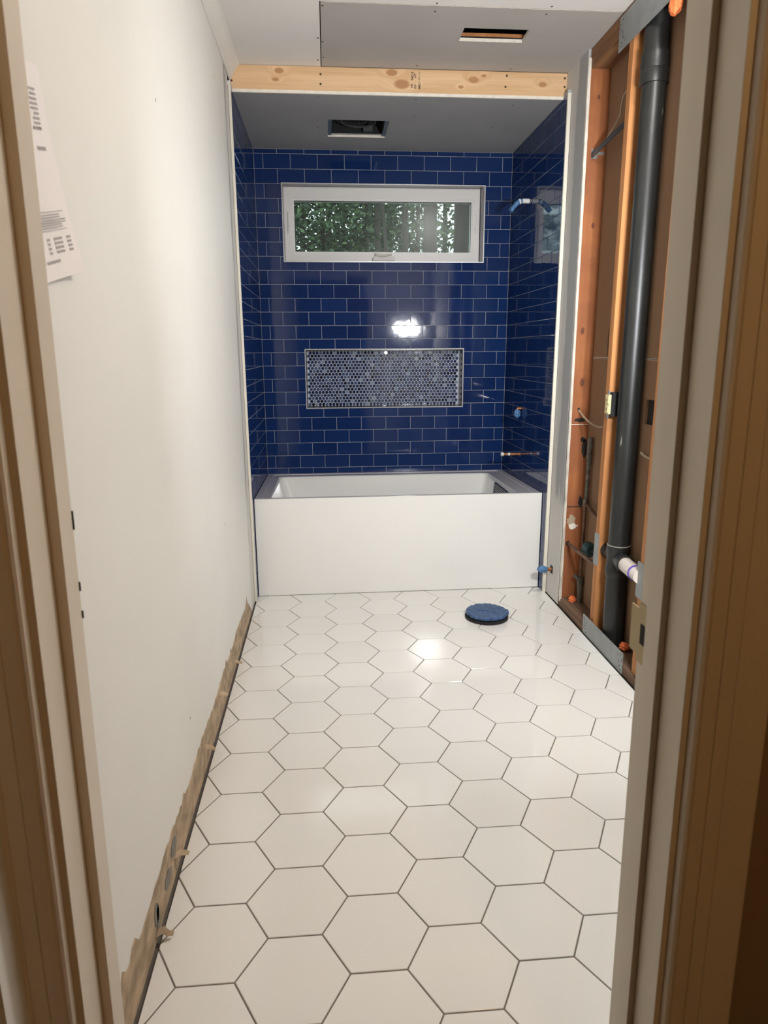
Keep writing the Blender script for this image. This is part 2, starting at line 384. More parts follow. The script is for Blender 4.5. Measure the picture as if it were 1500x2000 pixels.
# niche
mb = MB(); i0 = (NIC[0]+.006, NIC[1]-.006, NIC[2]+.006, NIC[3]-.006); nd = .09
mb.box((i0[0]-.003, nd, i0[2]-.003), (i0[1]+.003, nd+.012, i0[3]+.003)); mb.build('niche_grout', mat('niche_grout', (.56, .59, .66), .8), wall_back)
mb = MB()
mb.box((i0[0]-.004, .001, i0[2]), (i0[0]+.004, nd, i0[3])); mb.box((i0[1]-.004, .001, i0[2]), (i0[1]+.004, nd, i0[3]))
mb.box((i0[0], .001, i0[2]-.004), (i0[1], nd, i0[2]+.004)); mb.box((i0[0], .001, i0[3]-.004), (i0[1], nd, i0[3]+.004))
mb.build('niche_lining', mat('niche_side_glass', (.012, .016, .030), .2, var=.6, vscale=90), wall_back)
mb = MB(); mb.ring(NIC, (NIC[0]+.0055, NIC[1]-.0055, NIC[2]+.0055, NIC[3]-.0055), -.002, .02); mb.build('niche_trim', mat('niche_edge', (.50, .48, .47), .4), wall_back)
pen = [mat('penny_'+n, c, .07, coat=.6) for n, c in (('navy', (.014, .026, .085)), ('ink', (.006, .010, .034)), ('denim', (.040, .066, .150)), ('slate', (.085, .118, .20)), ('mist', (.22, .28, .36)))]
mb = MB(); pitch = .0216; row = pitch*.866
ny = 0; z = i0[2]+.0045
while z+.009 < i0[3]-.001:
    x = i0[0]+.015+(pitch/2 if ny % 2 else 0)
    while x+.0098 < i0[1]-.004:
        mb.cur = random.choices(range(5), [40, 15, 28, 13, 4])[0]
        tx, tz = random.gauss(0, .012), random.gauss(0, .012); V = []
        for r, h in ((.0102, 0), (.0098, -.0026), (.0082, -.0038)):
            for k in range(10):
                a = 2*math.pi*k/10; V.append((x+r*math.cos(a), nd+h+tx*r*math.cos(a)+tz*r*math.sin(a), z+.009+r*math.sin(a)))
        mb.add(V, [(i*10+k, i*10+(k+1) % 10, (i+1)*10+(k+1) % 10, (i+1)*10+k) for i in range(2) for k in range(10)]+[tuple(20+k for k in range(10))])
        x += pitch
    z += row; ny += 1
o = mb.build('penny_tiles', pen, wall_back); tag(o, 'blue and grey glass penny rounds lining the niche', kind='stuff')
# window metal edge and tiled reveal
mb = MB(); mb.ring(WIN, (WIN[0]+.005, WIN[1]-.005, WIN[2]+.005, WIN[3]-.005), -.002, .03); mb.build('window_edge_trim', MT['schl'], wall_back)
mb = MB(); mb.ring((WIN[0]+.004, WIN[1]-.004, WIN[2]+.004, WIN[3]-.004), (WIN[0]+.008, WIN[1]-.016, WIN[2]+.006, WIN[3]-.007), .002, .10); mb.build('window_reveal', MT['reveal'], wall_back)

# left wall: painted drywall, new board by the alcove, tiled alcove side
mb = MB(); mb.box((-.13, YF-.2, 0), (XL, -1.062, ZC)); mb.box((-.13, -1.062, 0), (XL-.004, YT-.01, ZC)); mb.box((-.13, YT-.01, 0), (-.0018, .0018, ZA+.02))
wall_left = struct(mb.build('wall_left', [MT['paint']]), 'long off-white painted left wall with scraped bottom edge', 'wall')
wall_left.data.materials.append(MT['grout'])
for p in wall_left.data.polygons:
    if p.center.x > -.005 or p.center.y > -.6: p.material_index = 1
tile_wall(wall_left, (0,0,0), (0,1,0), (1,0,0), YT, 0, 0.0, ZA, -.555, -.555+TW/2, skip=lambda a, b, c, d: d < .42 and a > -.80)
mb = MB(); random.seed(3)
ys = [-1.070+random.gauss(0, .003)-.006*math.sin(i*.7) for i in range(40)]
for i in range(39):
    za, zb = 2.43*i/39, 2.43*(i+1)/39
    mb.add([(XL-.0035, ys[i], za), (XL-.0035, -.941, za), (XL-.0035, -.941, zb), (XL-.0035, ys[i+1], zb)], [(0,1,2,3)])
    mb.add([(XL+.0004, ys[i]+.002, za), (XL+.0004, -.944, za), (XL+.0004, -.944, zb), (XL+.0004, ys[i+1]+.002, zb)], [(0,1,2,3)])
mb.build('new_board_strip', MT['mudL'], wall_left)
mb = MB(); mb.box((XL-.001, -.9405, .0), (.0005, YT-.001, ZA+.005)); mb.build('tile_edge_trim', MT['trimcream'], wall_left)
mb = MB(); mb.box((XL-.003, -.9445, .0), (XL+.0012, -.9412, ZA)); mb.build('edge_gap', MT['dark'], wall_left)
# torn paper strip where the old baseboard was pried off
mb = MB(); random.seed(11); n = 110; top = []
for i in range(n+1):
    y = YF+.02+(-1.09-(YF+.02))*i/n
    zt = .122+.006*math.sin(i*.31)+random.uniform(-.004, .004)+(.022 if random.random() < .07 else 0)
    if i > n-9: zt *= (n-i+1)/9
    top.append((y, zt))
for i in range(n):
    (ya, za), (yb, zb) = top[i], top[i+1]
    e = .0008
    mb.add([(XL+e, ya, .003), (XL+e, yb, .003), (XL+e+.0006, yb, max(zb, .005)), (XL+e+.0006, ya, max(za, .005)), (XL-.002, yb, max(zb, .005)+.002), (XL-.002, ya, max(za, .005)+.002)], [(0,1,2,3), (3,2,4,5)])
band = mb.build('torn_paper_strip', MT['torn'], wall_left); band['label'] = 'ragged tan paper strip where baseboard was pulled off'
for (y, z, ry, rz, t) in ((-2.83, .085, .030, .022, 0), (-2.90, .055, .034, .020, 0), (-3.01, .06, .018, .026, 0), (-3.0, .045, .012, .03, 0)):
    mb = MB(); V = []; n = 18
    for k in range(n):
        a = 2*math.pi*k/n; q = 1+random.uniform(-.15, .15); V.append((XL+.0022, y+ry*q*math.cos(a), z+rz*q*math.sin(a)))
    mb.add(V, [list(range(n))]); mb.build('glue_spot', MT['grey'], wall_left)
for (y, z) in ((-2.83, .06), (-2.42, .09), (-3.02, .02), (-1.75, .05), (-2.12, .11)):     # curls of torn paper
    mb = MB(); pts = [(XL+.001+.010*i+.004*random.random(), y+random.uniform(-.006, .006)+.004*i, z-.004*i*i/3) for i in range(4)]
    V = []
    for i, p in enumerate(pts): wd = .010*(1-i/4.5); V += [(p[0], p[1]-wd, p[2]), (p[0]+.002, p[1]+wd, p[2]+.006)]
    mb.add(V, [(2*i, 2*i+1, 2*i+3, 2*i+2) for i in range(3)]); mb.build('paper_curl', MT['torn'], wall_left)

# right wall: tiled alcove side, board strip beside it, plain board near the door
YS1 = -1.135
mb = MB(); mb.box((AW+.0018, YT-.002, 0), (XBRD+.06, .0018, ZA+.02))
wall_right = struct(mb.build('wall_right', MT['grout']), 'right wall with tiled alcove side and open stud bay', 'wall')
tile_wall(wall_right, (AW,0,0), (0,-1,0), (-1,0,0), 0, -YT, 0.0, ZA, .82-6*TW, .742-5*TW, skip=lambda a, b, c, d: d < .42 and b < .80)
mb = MB(); mb.prism([(-1.128,.004),(YT-.008,.004),(YT-.008,ZA),(-.83,ZA+.004),(-.83,ZC),(-1.128,ZC)], (XR,0,0), (0,1,0), (0,0,1), (1,0,0), XS-.001-XR); o = mb.build('board_strip', MT['mudR'], wall_right); o['label'] = 'narrow grey board strip with smeared joint compound'
mb = MB(); mb.box((AW-.0005, YT-.012, .0), (XR+.002, YT-.001, ZA+.005)); mb.build('tile_edge_trim', MT['trimcream'], wall_right)
mb = MB(); mb.box((XR-.0008, YT-.0155, 0), (XR+.001, YT-.0122, ZA)); mb.build('edge_gap', MT['dark'], wall_right)
mb = MB(); n = 60; random.seed(5); pv = None
for i in range(n+1):
    z = .03+(2.462-.03)*i/n; j = random.uniform(-.003, .003)*(2 if i < 14 else 1); lean = -.022*(1-i/n)
    cur = [(XR-.0003, -1.1285+lean+j, z), (XR+.0003, YS1-.003+lean+j*.7, z), (XS-.0004, YS1-.003+lean*.6+random.uniform(-.0008, .0008), z), (XS-.0004, -1.128, z)]
    if pv: mb.add(pv+cur, [(0,1,5,4), (1,2,6,5), (2,3,7,6)])
    pv = cur
mb.build('cut_edge', MT['gypcut'], wall_right)
# brown board behind the studs, in two sheets with a joint
mb = MB(); mb.plate(1.13-1.14, 2.6, 0, 1.2205, [(1.706, 1.79, .974, 1.070)], (XBRD, 0, 0), (0,-1,0), (0,0,1), (1,0,0), .012); o = mb.build('backing_board', MT['board'], wall_right); o['label'] = 'lower brown paper-faced board behind the studs'
mb = MB(); mb.box((XBRD, .02, 1.2255), (XBRD+.012, -2.6, 2.52)); o = mb.build('backing_board', MT['board'], wall_right); o['label'] = 'upper brown paper-faced board behind the studs'
mb = MB(); mb.box((XBRD+.013, .02, 0), (XBRD+.03, -2.6, 2.52)); mb.build('board_back', MT['dark'], wall_right)
for z in (1.2205, 1.2255):
    mb = MB(); mb.box((XBRD-.0006, -1.13, z-.0009), (XBRD+.004, -2.4, z+.0009)); mb.build('board_edge', MT['gypcut'], wall_right)
mb = MB(); mb.box((XR, YF, 0), (XS-.001, -2.02, ZC)); mb.build('board_by_door', MT['gyp'], wall_right)

# wall with the doorway, and the hall
mb = MB(); mb.plate(-.9, 2.3, 0, 2.52, [(XJL-.02, XJR+.02, -.0, 2.06)], (0, YF, 0), (1,0,0), (0,0,1), (0,-1,0), YF-YH)
wall_front = struct(mb.build('wall_front', [MT['paint'], MT['hall']]), 'wall holding the doorway', 'wall')
for p in wall_front.data.polygons:
    if p.center.y < YH+.005: p.material_index = 1
mb = MB(); mb.box((-1.0, -5.7, 0), (-.9, YH, 2.52)); struct(mb.build('wall_hall_left', MT['hall']), 'dark hall wall on the left of the doorway', 'wall')
mb = MB(); mb.box((2.3, -5.7, 0), (2.4, .2, 2.52)); struct(mb.build('wall_hall_right', MT['hall']), 'dark hall wall on the right of the doorway', 'wall')
mb = MB(); mb.box((-1.0, -5.8, 0), (2.4, -5.7, 2.52)); struct(mb.build('wall_hall_back', MT['hall']), 'dark hall wall facing the doorway', 'wall')
mb = MB(); mb.box((-1.0, -5.8, -.02), (-.19, .2, -.0115)); mb.box((-1.0, -5.8, -.02), (2.4, YH, -.003)); struct(mb.build('floor_hall', MT['hall']), 'dark hall floor outside the doorway', 'floor')

# ---------------------------------------------------------------- ceiling
VH = (.964, 1.228, -1.281, -1.165)
mb = MB()
mb.plate(-.13, .3945, YF, YB+.02, [], (0,0,ZC), (1,0,0), (0,1,0), (0,0,1), .0127)
mb.plate(.3945, 1.70, YF, -1.4505, [], (0,0,ZC), (1,0,0), (0,1,0), (0,0,1), .0127)
ceiling = struct(mb.build('ceiling', MT['ceil']), 'off-white painted ceiling with a patched grey gypsum panel', 'ceiling')
mb = MB(); mb.plate(.3985, 1.5405, -1.4478, YB-.003, [VH], (0,0,ZC-.001), (1,0,0), (0,1,0), (0,0,1), .0127)
pan = mb.build('gypsum_panel', MT['gyp'], ceiling); pan['label'] = 'bare grey gypsum panel with a vent cutout'
pan.data.materials.append(MT['gypcut'])
for p in pan.data.polygons:
    if abs(p.normal.z) < .5 and VH[0]-.01 < p.center.x < VH[1]+.01 and VH[2]-.01 < p.center.y < VH[3]+.01: p.material_index = 1
random.seed(21); mb = MB(); xs = [.41+i*(1.52-.41)/60 for i in range(61)]; pv = None
for x in xs:
    j = random.uniform(-.0025, .0025); cur = [(x, -1.4535+j, ZC-.0013), (x, -1.4478+j, ZC-.0013)]
    if pv: mb.add(pv+cur, [(0,2,3,1)])
    pv = cur
mb.build('torn_seam', MT['gypcut'], ceiling)
# attic deck is left open above the two cut-outs
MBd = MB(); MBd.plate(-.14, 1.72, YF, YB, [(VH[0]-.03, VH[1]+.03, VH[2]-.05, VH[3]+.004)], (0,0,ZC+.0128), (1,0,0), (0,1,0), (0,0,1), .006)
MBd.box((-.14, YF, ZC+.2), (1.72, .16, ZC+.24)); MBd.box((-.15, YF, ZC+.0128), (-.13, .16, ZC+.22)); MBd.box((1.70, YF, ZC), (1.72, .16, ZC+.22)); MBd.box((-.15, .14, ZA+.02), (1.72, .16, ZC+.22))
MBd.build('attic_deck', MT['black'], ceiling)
mb = MB(); mb.box((VH[0]-.2, VH[3]+.0045, ZC+.0135), (VH[1]+.2, VH[3]+.042, ZC+.032)); mb.build('joist', MT['fir2'], ceiling)
mb = MB(); mb.box((-1.0, -5.8, 2.52), (2.4, YH+.001, 2.56)); struct(mb.build('ceiling_hall', MT['hall']), 'hall ceiling behind the camera', 'ceiling')
FH = (.425, .735, -.520, -.242)
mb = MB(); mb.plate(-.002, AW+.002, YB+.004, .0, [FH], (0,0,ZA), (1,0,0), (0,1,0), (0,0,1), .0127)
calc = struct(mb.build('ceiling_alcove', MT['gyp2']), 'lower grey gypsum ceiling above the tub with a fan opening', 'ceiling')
calc.data.materials.append(MT['gypcut'])
for p in calc.data.polygons:
    if abs(p.normal.z) < .5: p.material_index = 1
mb = MB(); mb.box((-.008, YB-.0015, ZA-.001), (AW+.008, YB+.006, ZA+.0115)); mb.build('cut_edge', MT['gypcut'], calc)
def screw_at(parent, p, axis, r=.0038):
    mb = MB(); mb.lathe([(r, 0), (r, .0012), (r*.45, .0010), (r*.3, .0002)] if axis == 'z' else [(r, 0), (r, -.0012), (r*.45, -.0010), (r*.3, -.0002)], p, 'y' if axis == 'y' else 'z', 10)
    if axis == 'z':
        mb.v = [(a, b, 2*p[2]-c) for a, b, c in mb.v]
    return mb.build('screw', MT['screw'], parent)
for x, y in ((.406,-1.421),(.405,-1.12),(.406,-.97),(.386,-1.151),(.383,-.937),(.825,-.907),(1.251,-.901),(.827,-1.405),(1.252,-1.413),(.825,-1.465),(1.255,-1.47)):
    screw_at(ceiling, (x, y, ZC-.0008 if x > .397 and y > -1.447 else ZC), 'z', .0042)
for x, y in ((.372,-.40),(.85,-.60),(1.30,-.78),(.83,-.83),(.38,-.83),(1.28,-.45)): screw_at(calc, (x, y, ZA), 'z', .0034)

# crown moulding on the left
prof = [(0, -.066), (.006, -.066), (.008, -.058), (.014, -.052), (.022, -.034), (.034, -.018), (.040, -.014), (.041, -.006), (.046, -.004), (.046, 0), (0, 0)]
mb = MB(); mb.prism(prof, (XL, YF, ZC), (1,0,0), (0,0,1), (0,1,0), (YB-.001)-YF)
struct(mb.build('trim_1', MT['white_trim']), 'white crown moulding along the top of left wall', 'moulding')

# ---------------------------------------------------------------- header beam
beam = thing('header_beam', (.76, YB, ZA), 'new knotty pine header board with lumber stamp above the tub', 'beam')
mb = MB(); mb.prism([(XL, ZA+.0118), (XR-.001, ZA+.0118), (XR-.001, ZC-.002), (.034, ZC-.002), (XL, ZC-.052)], (0, YB, 0), (1,0,0), (0,0,1), (0,1,0), .038); mb.build('board', MT['pine'], beam)
for x, z in ((-.002,2.434),(.393,2.468),(.392,2.429),(1.243,2.482),(1.238,2.436),(1.515,2.478),(1.516,2.442)): screw_at(beam, (x, YB-.0002, z), 'y', .0048)
def text_mesh(txt, size):
    cu = bpy.data.curves.new('stamp', 'FONT'); cu.body = txt; cu.size = size; cu.extrude = 0; cu.offset = size*.035
    ob = bpy.data.objects.new('stamp', cu); COL.objects.link(ob); dg = bpy.context.evaluated_depsgraph_get()
    me = bpy.data.meshes.new_from_object(ob.evaluated_get(dg)); bpy.data.objects.remove(ob); bpy.data.curves.remove(cu); return me
def stamp(txt, size, x, z, sx=1.0):
    me = text_mesh(txt, size); me.materials.clear(); me.materials.append(MT['ink'])
    # text runs upward (rotated 90 degrees), lying on the board face
    for v in me.vertices: a, b = v.co.x*sx, v.co.y; v.co = (x-b, YB-.0006, z+a)
    o = link('stamp', me, beam); return o
stamp('TP', .0150, .8120, 2.4210, 1.0); stamp('NO.2', .0150, .8120, 2.4530)
stamp('KD', .0120, .8250, 2.4200); stamp('HT', .0120, .8250, 2.4640, 1.1)
stamp('SMO', .0125, .8440, 2.4170)
mb = MB(); random.seed(8)
for i in range(16):
    z = 2.446+i*.0030
    if random.random() < .85: mb.box((.8345+random.uniform(0,.003), YB-.0005, z), (.8435-random.uniform(0,.003), YB-.0001, z+.0011))
mb.build('stamp_bars', MT['ink'], beam)['kind'] = 'stuff'

# ---------------------------------------------------------------- window
win = bpy.data.objects.new('window_1', None); COL.objects.link(win); win.location = (.745, .08, 1.79)
struct(win, 'wide white vinyl awning window with woods outside', 'window')
WO = (WIN[0]+.008, WIN[1]-.019, WIN[2]+.008, WIN[3]-.008); WI = (.208, 1.297, 1.836, 2.146); WG = (.2175, 1.2855, 1.845, 2.131)
mb = MB(); mb.ring(WO, WI, .060, .12); mb.ring((WO[0]+.003, WO[1]-.003, WO[2]+.003, WO[3]-.003), (WO[0]+.010, WO[1]-.010, WO[2]+.010, WO[3]-.010), .0575, .062); mb.build('frame', MT['vinyl'], win)
mb = MB(); mb.ring((WI[0]-.001, WI[1]+.001, WI[2]-.001, WI[3]+.001), (WI[0]+.004, WI[1]-.005, WI[2]+.004, WI[3]-.006), .064, .12)
mb.ring((WI[0]+.004, WI[1]-.005, WI[2]+.004, WI[3]-.006), WG, .070, .12); mb.build('sash', MT['vinyl'], win)
mb = MB(); mb.ring((WG[0]-.001, WG[1]+.001, WG[2]-.001, WG[3]+.001), (WG[0]+.002, WG[1]-.002, WG[2]+.002, WG[3]-.002), .082, .088); mb.build('gasket', MT['black'], win)
gm, t, b = nt('window_glass'); out = t.nodes['Material Output']
tr = N(t, 'ShaderNodeBsdfTransparent'); tr.inputs['Color'].default_value = (.80, .87, .84, 1); gl = N(t, 'ShaderNodeBsdfGlossy'); gl.inputs['Roughness'].default_value = .22
fr = N(t, 'ShaderNodeFresnel'); fr.inputs['IOR'].default_value = 1.55; mu = N(t, 'ShaderNodeMath', operation='MULTIPLY'); L(t, fr, 0, mu, 0); mu.inputs[1].default_value = .55
mx = N(t, 'ShaderNodeMixShader'); L(t, mu, 0, mx, 0); L(t, tr, 0, mx, 1); L(t, gl, 0, mx, 2); L(t, mx, 0, out, 'Surface')
mb = MB(); mb.box((WG[0], .0845, WG[2]), (WG[1], .0865, WG[3])); mb.build('glass_pane', gm, win)
for x in (.184, 1.316):
    mb = MB(); pr = [(-.007, -.060), (.007, -.060), (.0085, -.052), (.0085, .052), (.007, .060), (-.007, .060), (-.0085, .052), (-.0085, -.052)]
    mb.prism(pr, (x, .060, 2.003), (1,0,0), (0,0,1), (0,-1,0), .006)
    mb.prism([(-.004,-.052),(.005,-.052),(.006,0),(.005,.052),(-.003,.054)], (x, .054, 2.003), (1,0,0), (0,0,1), (0,-1,0), .008)
    mb.box((x+(.004 if x < 1 else -.010), .046, 1.975), (x+(.010 if x < 1 else -.004), .056, 1.990)); mb.build('latch', MT['vinyl'], win)
mb = MB(); mb.prism([(-.068,-.020),(.068,-.020),(.068,-.008),(.060,.004),(-.056,.004),(-.068,-.008)], (.750, .060, 1.8125), (1,0,0), (0,0,1), (0,-1,0), .020)
mb.prism([(-.052,.004),(.050,.004),(.046,.019),(-.052,.022)], (.750, .060, 1.8125), (1,0,0), (0,0,1), (0,-1,0), .022)
mb.tube([(.70, .036, 1.826), (.735, .031, 1.818), (.765, .030, 1.822), (.795, .034, 1.829)], .006, 8); mb.build('crank_cover', mat('crank_almond', (.60, .57, .52), .35), win)

# ---------------------------------------------------------------- bathtub
tub = thing('bathtub', (.755, -.43, 0), 'white acrylic alcove bathtub with flat apron below blue tile', 'bathtub')
TX0, TX1, TF = .003, 1.508, -.862
def zr(y): return .504+(.523-.504)*min(1, max(0, -y/.86))
mb = MB(); mb.prism([(0,.0),(0,.5205),(.0025,.5225),(.02,.5225),(.02,0)], (TX0, TF, .002), (0,1,0), (0,0,1), (1,0,0), TX1-TX0); mb.build('apron', MT['acrylic'], tub)
# rim + basin as nested loops
def loop(x0, x1, y0, y1, z, r, n=6):
    P = []
    for cx, cy, a0 in ((x1-r, y1-r, 0), (x0+r, y1-r, 90), (x0+r, y0+r, 180), (x1-r, y0+r, 270)):
        for k in range(n+1):
            a = math.radians(a0+90*k/n); P.append((cx+r*math.cos(a), cy+r*math.sin(a)))
    return [(x, y, z(y) if callable(z) else z) for x, y in P]
def loft(mb, loops, close=True):
    n = len(loops[0]); V = [p for l in loops for p in l]
    F = [(i*n+k, i*n+(k+1) % n, (i+1)*n+(k+1) % n, (i+1)*n+k) for i in range(len(loops)-1) for k in range(n)]
    if close: F.append([(len(loops)-1)*n+k for k in range(n)])
    mb.add(V, F)
mb = MB(); loft(mb, [loop(TX0, TX1, TF+.004, -.001, lambda y: zr(y)-.03, .002), loop(TX0, TX1, TF+.001, -.001, zr, .003), loop(TX0+.035, TX1-.035, TF+.030, -.040, zr, .012), loop(TX0+.037, TX1-.037, TF+.032, -.042, lambda y: zr(y)-.0025, .012),
    loop(.078, 1.392, -.802, -.112, lambda y: zr(y)-.004, .03)], False); mb.build('rim', MT['film'], tub, True)
mb = MB(); loft(mb, [loop(.0775, 1.3925, -.8025, -.1115, lambda y: zr(y)-.004, .03), loop(.086, 1.386, -.795, -.119, lambda y: zr(y)-.011, .035), loop(.13, 1.362, -.775, -.138, .33, .05), loop(.20, 1.335, -.745, -.165, .17, .07), loop(.27, 1.30, -.70, -.20, .12, .09)]); mb.build('basin', MT['acrylic'], tub, True)
mb = MB()
MT['navy'] = mat('overflow_navy', (.012, .02, .045), .3)
mb.box((1.376, -.77, .395), (1.393, -.36, .491)); grille = mb.build('overflow_grille', MT['navy'], tub); grille['label'] = 'dark blue slotted overflow panel'
for k in range(7):
    mb = MB(); mb.box((1.3705-.0012*k, -.76, .480-.011*k), (1.3775, -.37, .4875-.011*k)); mb.build('slat', MT['navy'], grille)

# ---------------------------------------------------------------- plumbing stubs in the alcove
sa = thing('shower_pipe', (AW, -.408, 2.045), 'shower arm stub wrapped in blue tape high on right tile wall', 'shower arm')
mb = MB(); mb.tube([(AW+.01, -.408, 2.045), (AW-.035, -.41, 2.046), (AW-.052, -.41, 2.044)], .0125, 12); mb.build('collar', MT['white_pl'], sa, True)
mb = MB(); mb.tube([(AW-.045, -.41, 2.045), (AW-.062, -.41, 2.042), (AW-.078, -.41, 2.030), (AW-.095, -.41, 2.010), (AW-.108, -.41, 1.994)], [.0125,.0135,.013,.0125,.0125], 12); mb.build('taped_arm', MT['tapelt'], sa, True)
mb = MB(); mb.tube([(AW-.056, -.41, 2.0435), (AW-.064, -.41, 2.041)], .0143, 12); mb.build('tape_band', MT['white_pl'], sa, True)
mb = MB(); mb.lathe([(.016,0),(.016,.004),(.012,.005)], (AW-.002, -.408, 2.045), 'x', 16); mb.v = [(2*(AW-.002)-x, y, z) for x, y, z in mb.v]; mb.build('wall_ring', MT['black'], sa)
def crumple(c, r, seed, m, name, parent, sc=(1,1,1), rnd=.28):
    random.seed(seed); bm = bmesh.new(); bmesh.ops.create_icosphere(bm, subdivisions=3, radius=1)
    ph = [random.uniform(0, 6) for _ in range(6)]
    for v in bm.verts:
        n = v.co.copy(); k = 1+rnd*(.5*math.sin(5*n.x+ph[0])*math.sin(6*n.y+ph[1])+.4*math.sin(9*n.z+ph[2]+4*n.x)+.3*random.uniform(-1, 1)*.5)
        v.co = Vector((c[0]+n.x*k*r*sc[0], c[1]+n.y*k*r*sc[1], c[2]+n.z*k*r*sc[2]))
    me = bpy.data.meshes.new(name); bm.to_mesh(me); bm.free(); me.materials.append(m); return link(name, me, parent)
vsb = thing('shower_valve_stub', (AW, -.384, .929), 'shower valve stub with crumpled blue tape low on right tile wall', 'valve')
mb = MB(); mb.tube([(AW+.01, -.384, .930), (AW-.02, -.384, .929)], .010, 12); mb.tube([(AW-.02, -.384, .932), (AW-.022, -.384, .90)], .009, 10); mb.build('stem', MT['copper'], vsb, True)
crumple((AW-.022, -.388, .902), .021, 4, MT['tapelt'], 'tape_wrap', vsb, (.9, .9, 1.25))
sp = thing('tub_spout_pipe', (AW, -.402, .663), 'bare copper tub spout pipe with white cap above the rim', 'pipe')
mb = MB(); mb.tube([(AW+.01, -.402, .664), (AW-.10, -.402, .665)], .0080, 14); mb.build('pipe', MT['copper'], sp, True)
mb = MB(); mb.tube([(AW-.006, -.402, .664), (AW+.001, -.402, .664)], .0115, 14); mb.build('wall_sleeve', MT['copper'], sp, True)
mb = MB(); mb.tube([(AW-.098, -.402, .665), (AW-.113, -.402, .665)], .0112, 14); mb.build('cap', MT['white_pl'], sp, True)
mb = MB(); mb.tube([(AW-.060, -.402, .6645), (AW-.072, -.402, .6645)], .0092, 14); mb.build('tape_band', MT['white_pl'], sp, True)
ss = thing('supply_stub', (XR, -1.014, .15), 'toilet supply stub wrapped in blue tape sticking out of grey board strip', 'pipe')
mb = MB(); mb.box((XR-.0006, -1.034, .130), (XR+.001, -.998, .172)); mb.build('wall_hole', MT['dark'], ss)
mb = MB(); mb.tube([(XR+.01, -1.014, .151), (XR-.03, -1.014, .151)], .010, 12); mb.build('pipe', MT['copper'], ss, True)
crumple((XR-.046, -1.014, .152), .021, 9, MT['tapelt'], 'tape_wrap', ss, (1.35, .85, .85), .22)

# ---------------------------------------------------------------- closet flange
fl = thing('toilet_flange', (1.132, -1.262, 0), 'toilet drain flange sealed with blue tape on the white floor', 'flange')
mb = MB(); mb.lathe([(.100, .0005), (.104, .004), (.104, .012), (.094, .014), (.085, .024), (.05, .024)], (1.132, -1.262, 0), 'z', 40); mb.build('flange_ring', MT['black'], fl, True)
random.seed(14); V = []; n = 48
R = [.099+.0022*math.sin(3*a)+random.uniform(-.0016, .0016) for a in range(n)]
for r, h in ((1.0, .022), (1.01, .030), (.985, .0345), (.7, .0345), (.35, .0345), (.03, .035)):
    for k in range(n):
        a = 2*math.pi*k/n; V.append((1.132+R[k]*r*math.cos(a), -1.262+R[k]*r*math.sin(a), h+random.uniform(-.0010, .0010)))
mb = MB(); mb.add(V, [(i*n+k, i*n+(k+1) % n, (i+1)*n+(k+1) % n, (i+1)*n+k) for i in range(5) for k in range(n)]+[tuple(5*n+k for k in range(n))]); mb.build('tape_cover', MT['tape'], fl)
mb = MB(); mb.add([(1.215,-1.25,.030),(1.240,-1.243,.031),(1.241,-1.262,.026),(1.236,-1.285,.018),(1.216,-1.29,.024)], [(0,1,2,3,4)]); mb.build('tape_tab', MT['tape'], fl)
mb = MB(); mb.box((1.128, -1.3635, .022), (1.134, -1.3585, .034)); mb.build('bolt_slot', MT['black'], fl)

# ---------------------------------------------------------------- exhaust fan in the alcove ceiling
fan = thing('exhaust_fan', (.58, -.381, ZA), 'bathroom exhaust fan housing without grille in alcove ceiling', 'fan')
f0, f1, g0, g1 = FH
mb = MB(); zt = ZA+.14
mb.box((f0+.02, g0+.004, ZA+.015), (f0+.022, g1-.004, zt)); mb.box((f1-.022, g0+.004, ZA+.015), (f1-.02, g1-.004, zt))
mb.box((f0+.02, g0+.004, ZA+.015), (f1-.02, g0+.006, zt)); mb.box((f0+.02, g1-.006, ZA+.015), (f1-.02, g1-.004, zt)); mb.box((f0+.02, g0+.004, zt), (f1-.02, g1-.004, zt+.002)); mb.build('housing', MT['black'], fan)
for a in ((f0+.001, f0+.019), (f1-.019, f1-.001)):
    mb = MB(); mb.box((a[0], g0+.004, ZA+.006), (a[1], g1-.004, ZA+.010)); mb.box((a[0], g1-.03, ZA+.010), (a[1], g1-.006, ZA+.05)); mb.build('side_bracket', MT['bluebox'], fan)
mb = MB(); mb.box((f0+.02, g1-.018, ZA+.010), (f1-.02, g1-.006, ZA+.013)); mb.build('lip', MT['steel'], fan)
cx, cy = .585, -.40
mb = MB(); nseg = 40
mb.lathe([(.085,.03),(.088,.027),(.092,.03),(.088,.035)], (cx, cy, ZA), 'z', nseg); mb.f = [f for f in mb.f if len(f) == 4]; mb.mi = mb.mi[:len(mb.f)]; mb.build('inlet_ring', MT['steeld'], fan, True)
mb = MB()
for k in range(30):
    a = 2*math.pi*k/30; c, s = math.cos(a), math.sin(a); r = .074
    mb.prism([(-.0015,-.006),(.0015,-.006),(.0015,.006),(-.0015,.006)], (cx+r*c, cy+r*s, ZA+.045), (-s, c, 0), (c, s, 0), (0, 0, 1), .07)
mb.build('blower_wheel', MT['black'], fan)['kind'] = 'stuff'
mb = MB(); mb.lathe([(.03,.05),(.04,.055),(.04,.13)], (cx, cy, ZA), 'z', 24); mb.build('motor', MT['steeld'], fan, True)
mb = MB(); mb.box((cx+.03, g1-.05, ZA+.02), (cx+.08, g1-.02, ZA+.045)); mb.build('plug_box', MT['steeld'], fan)

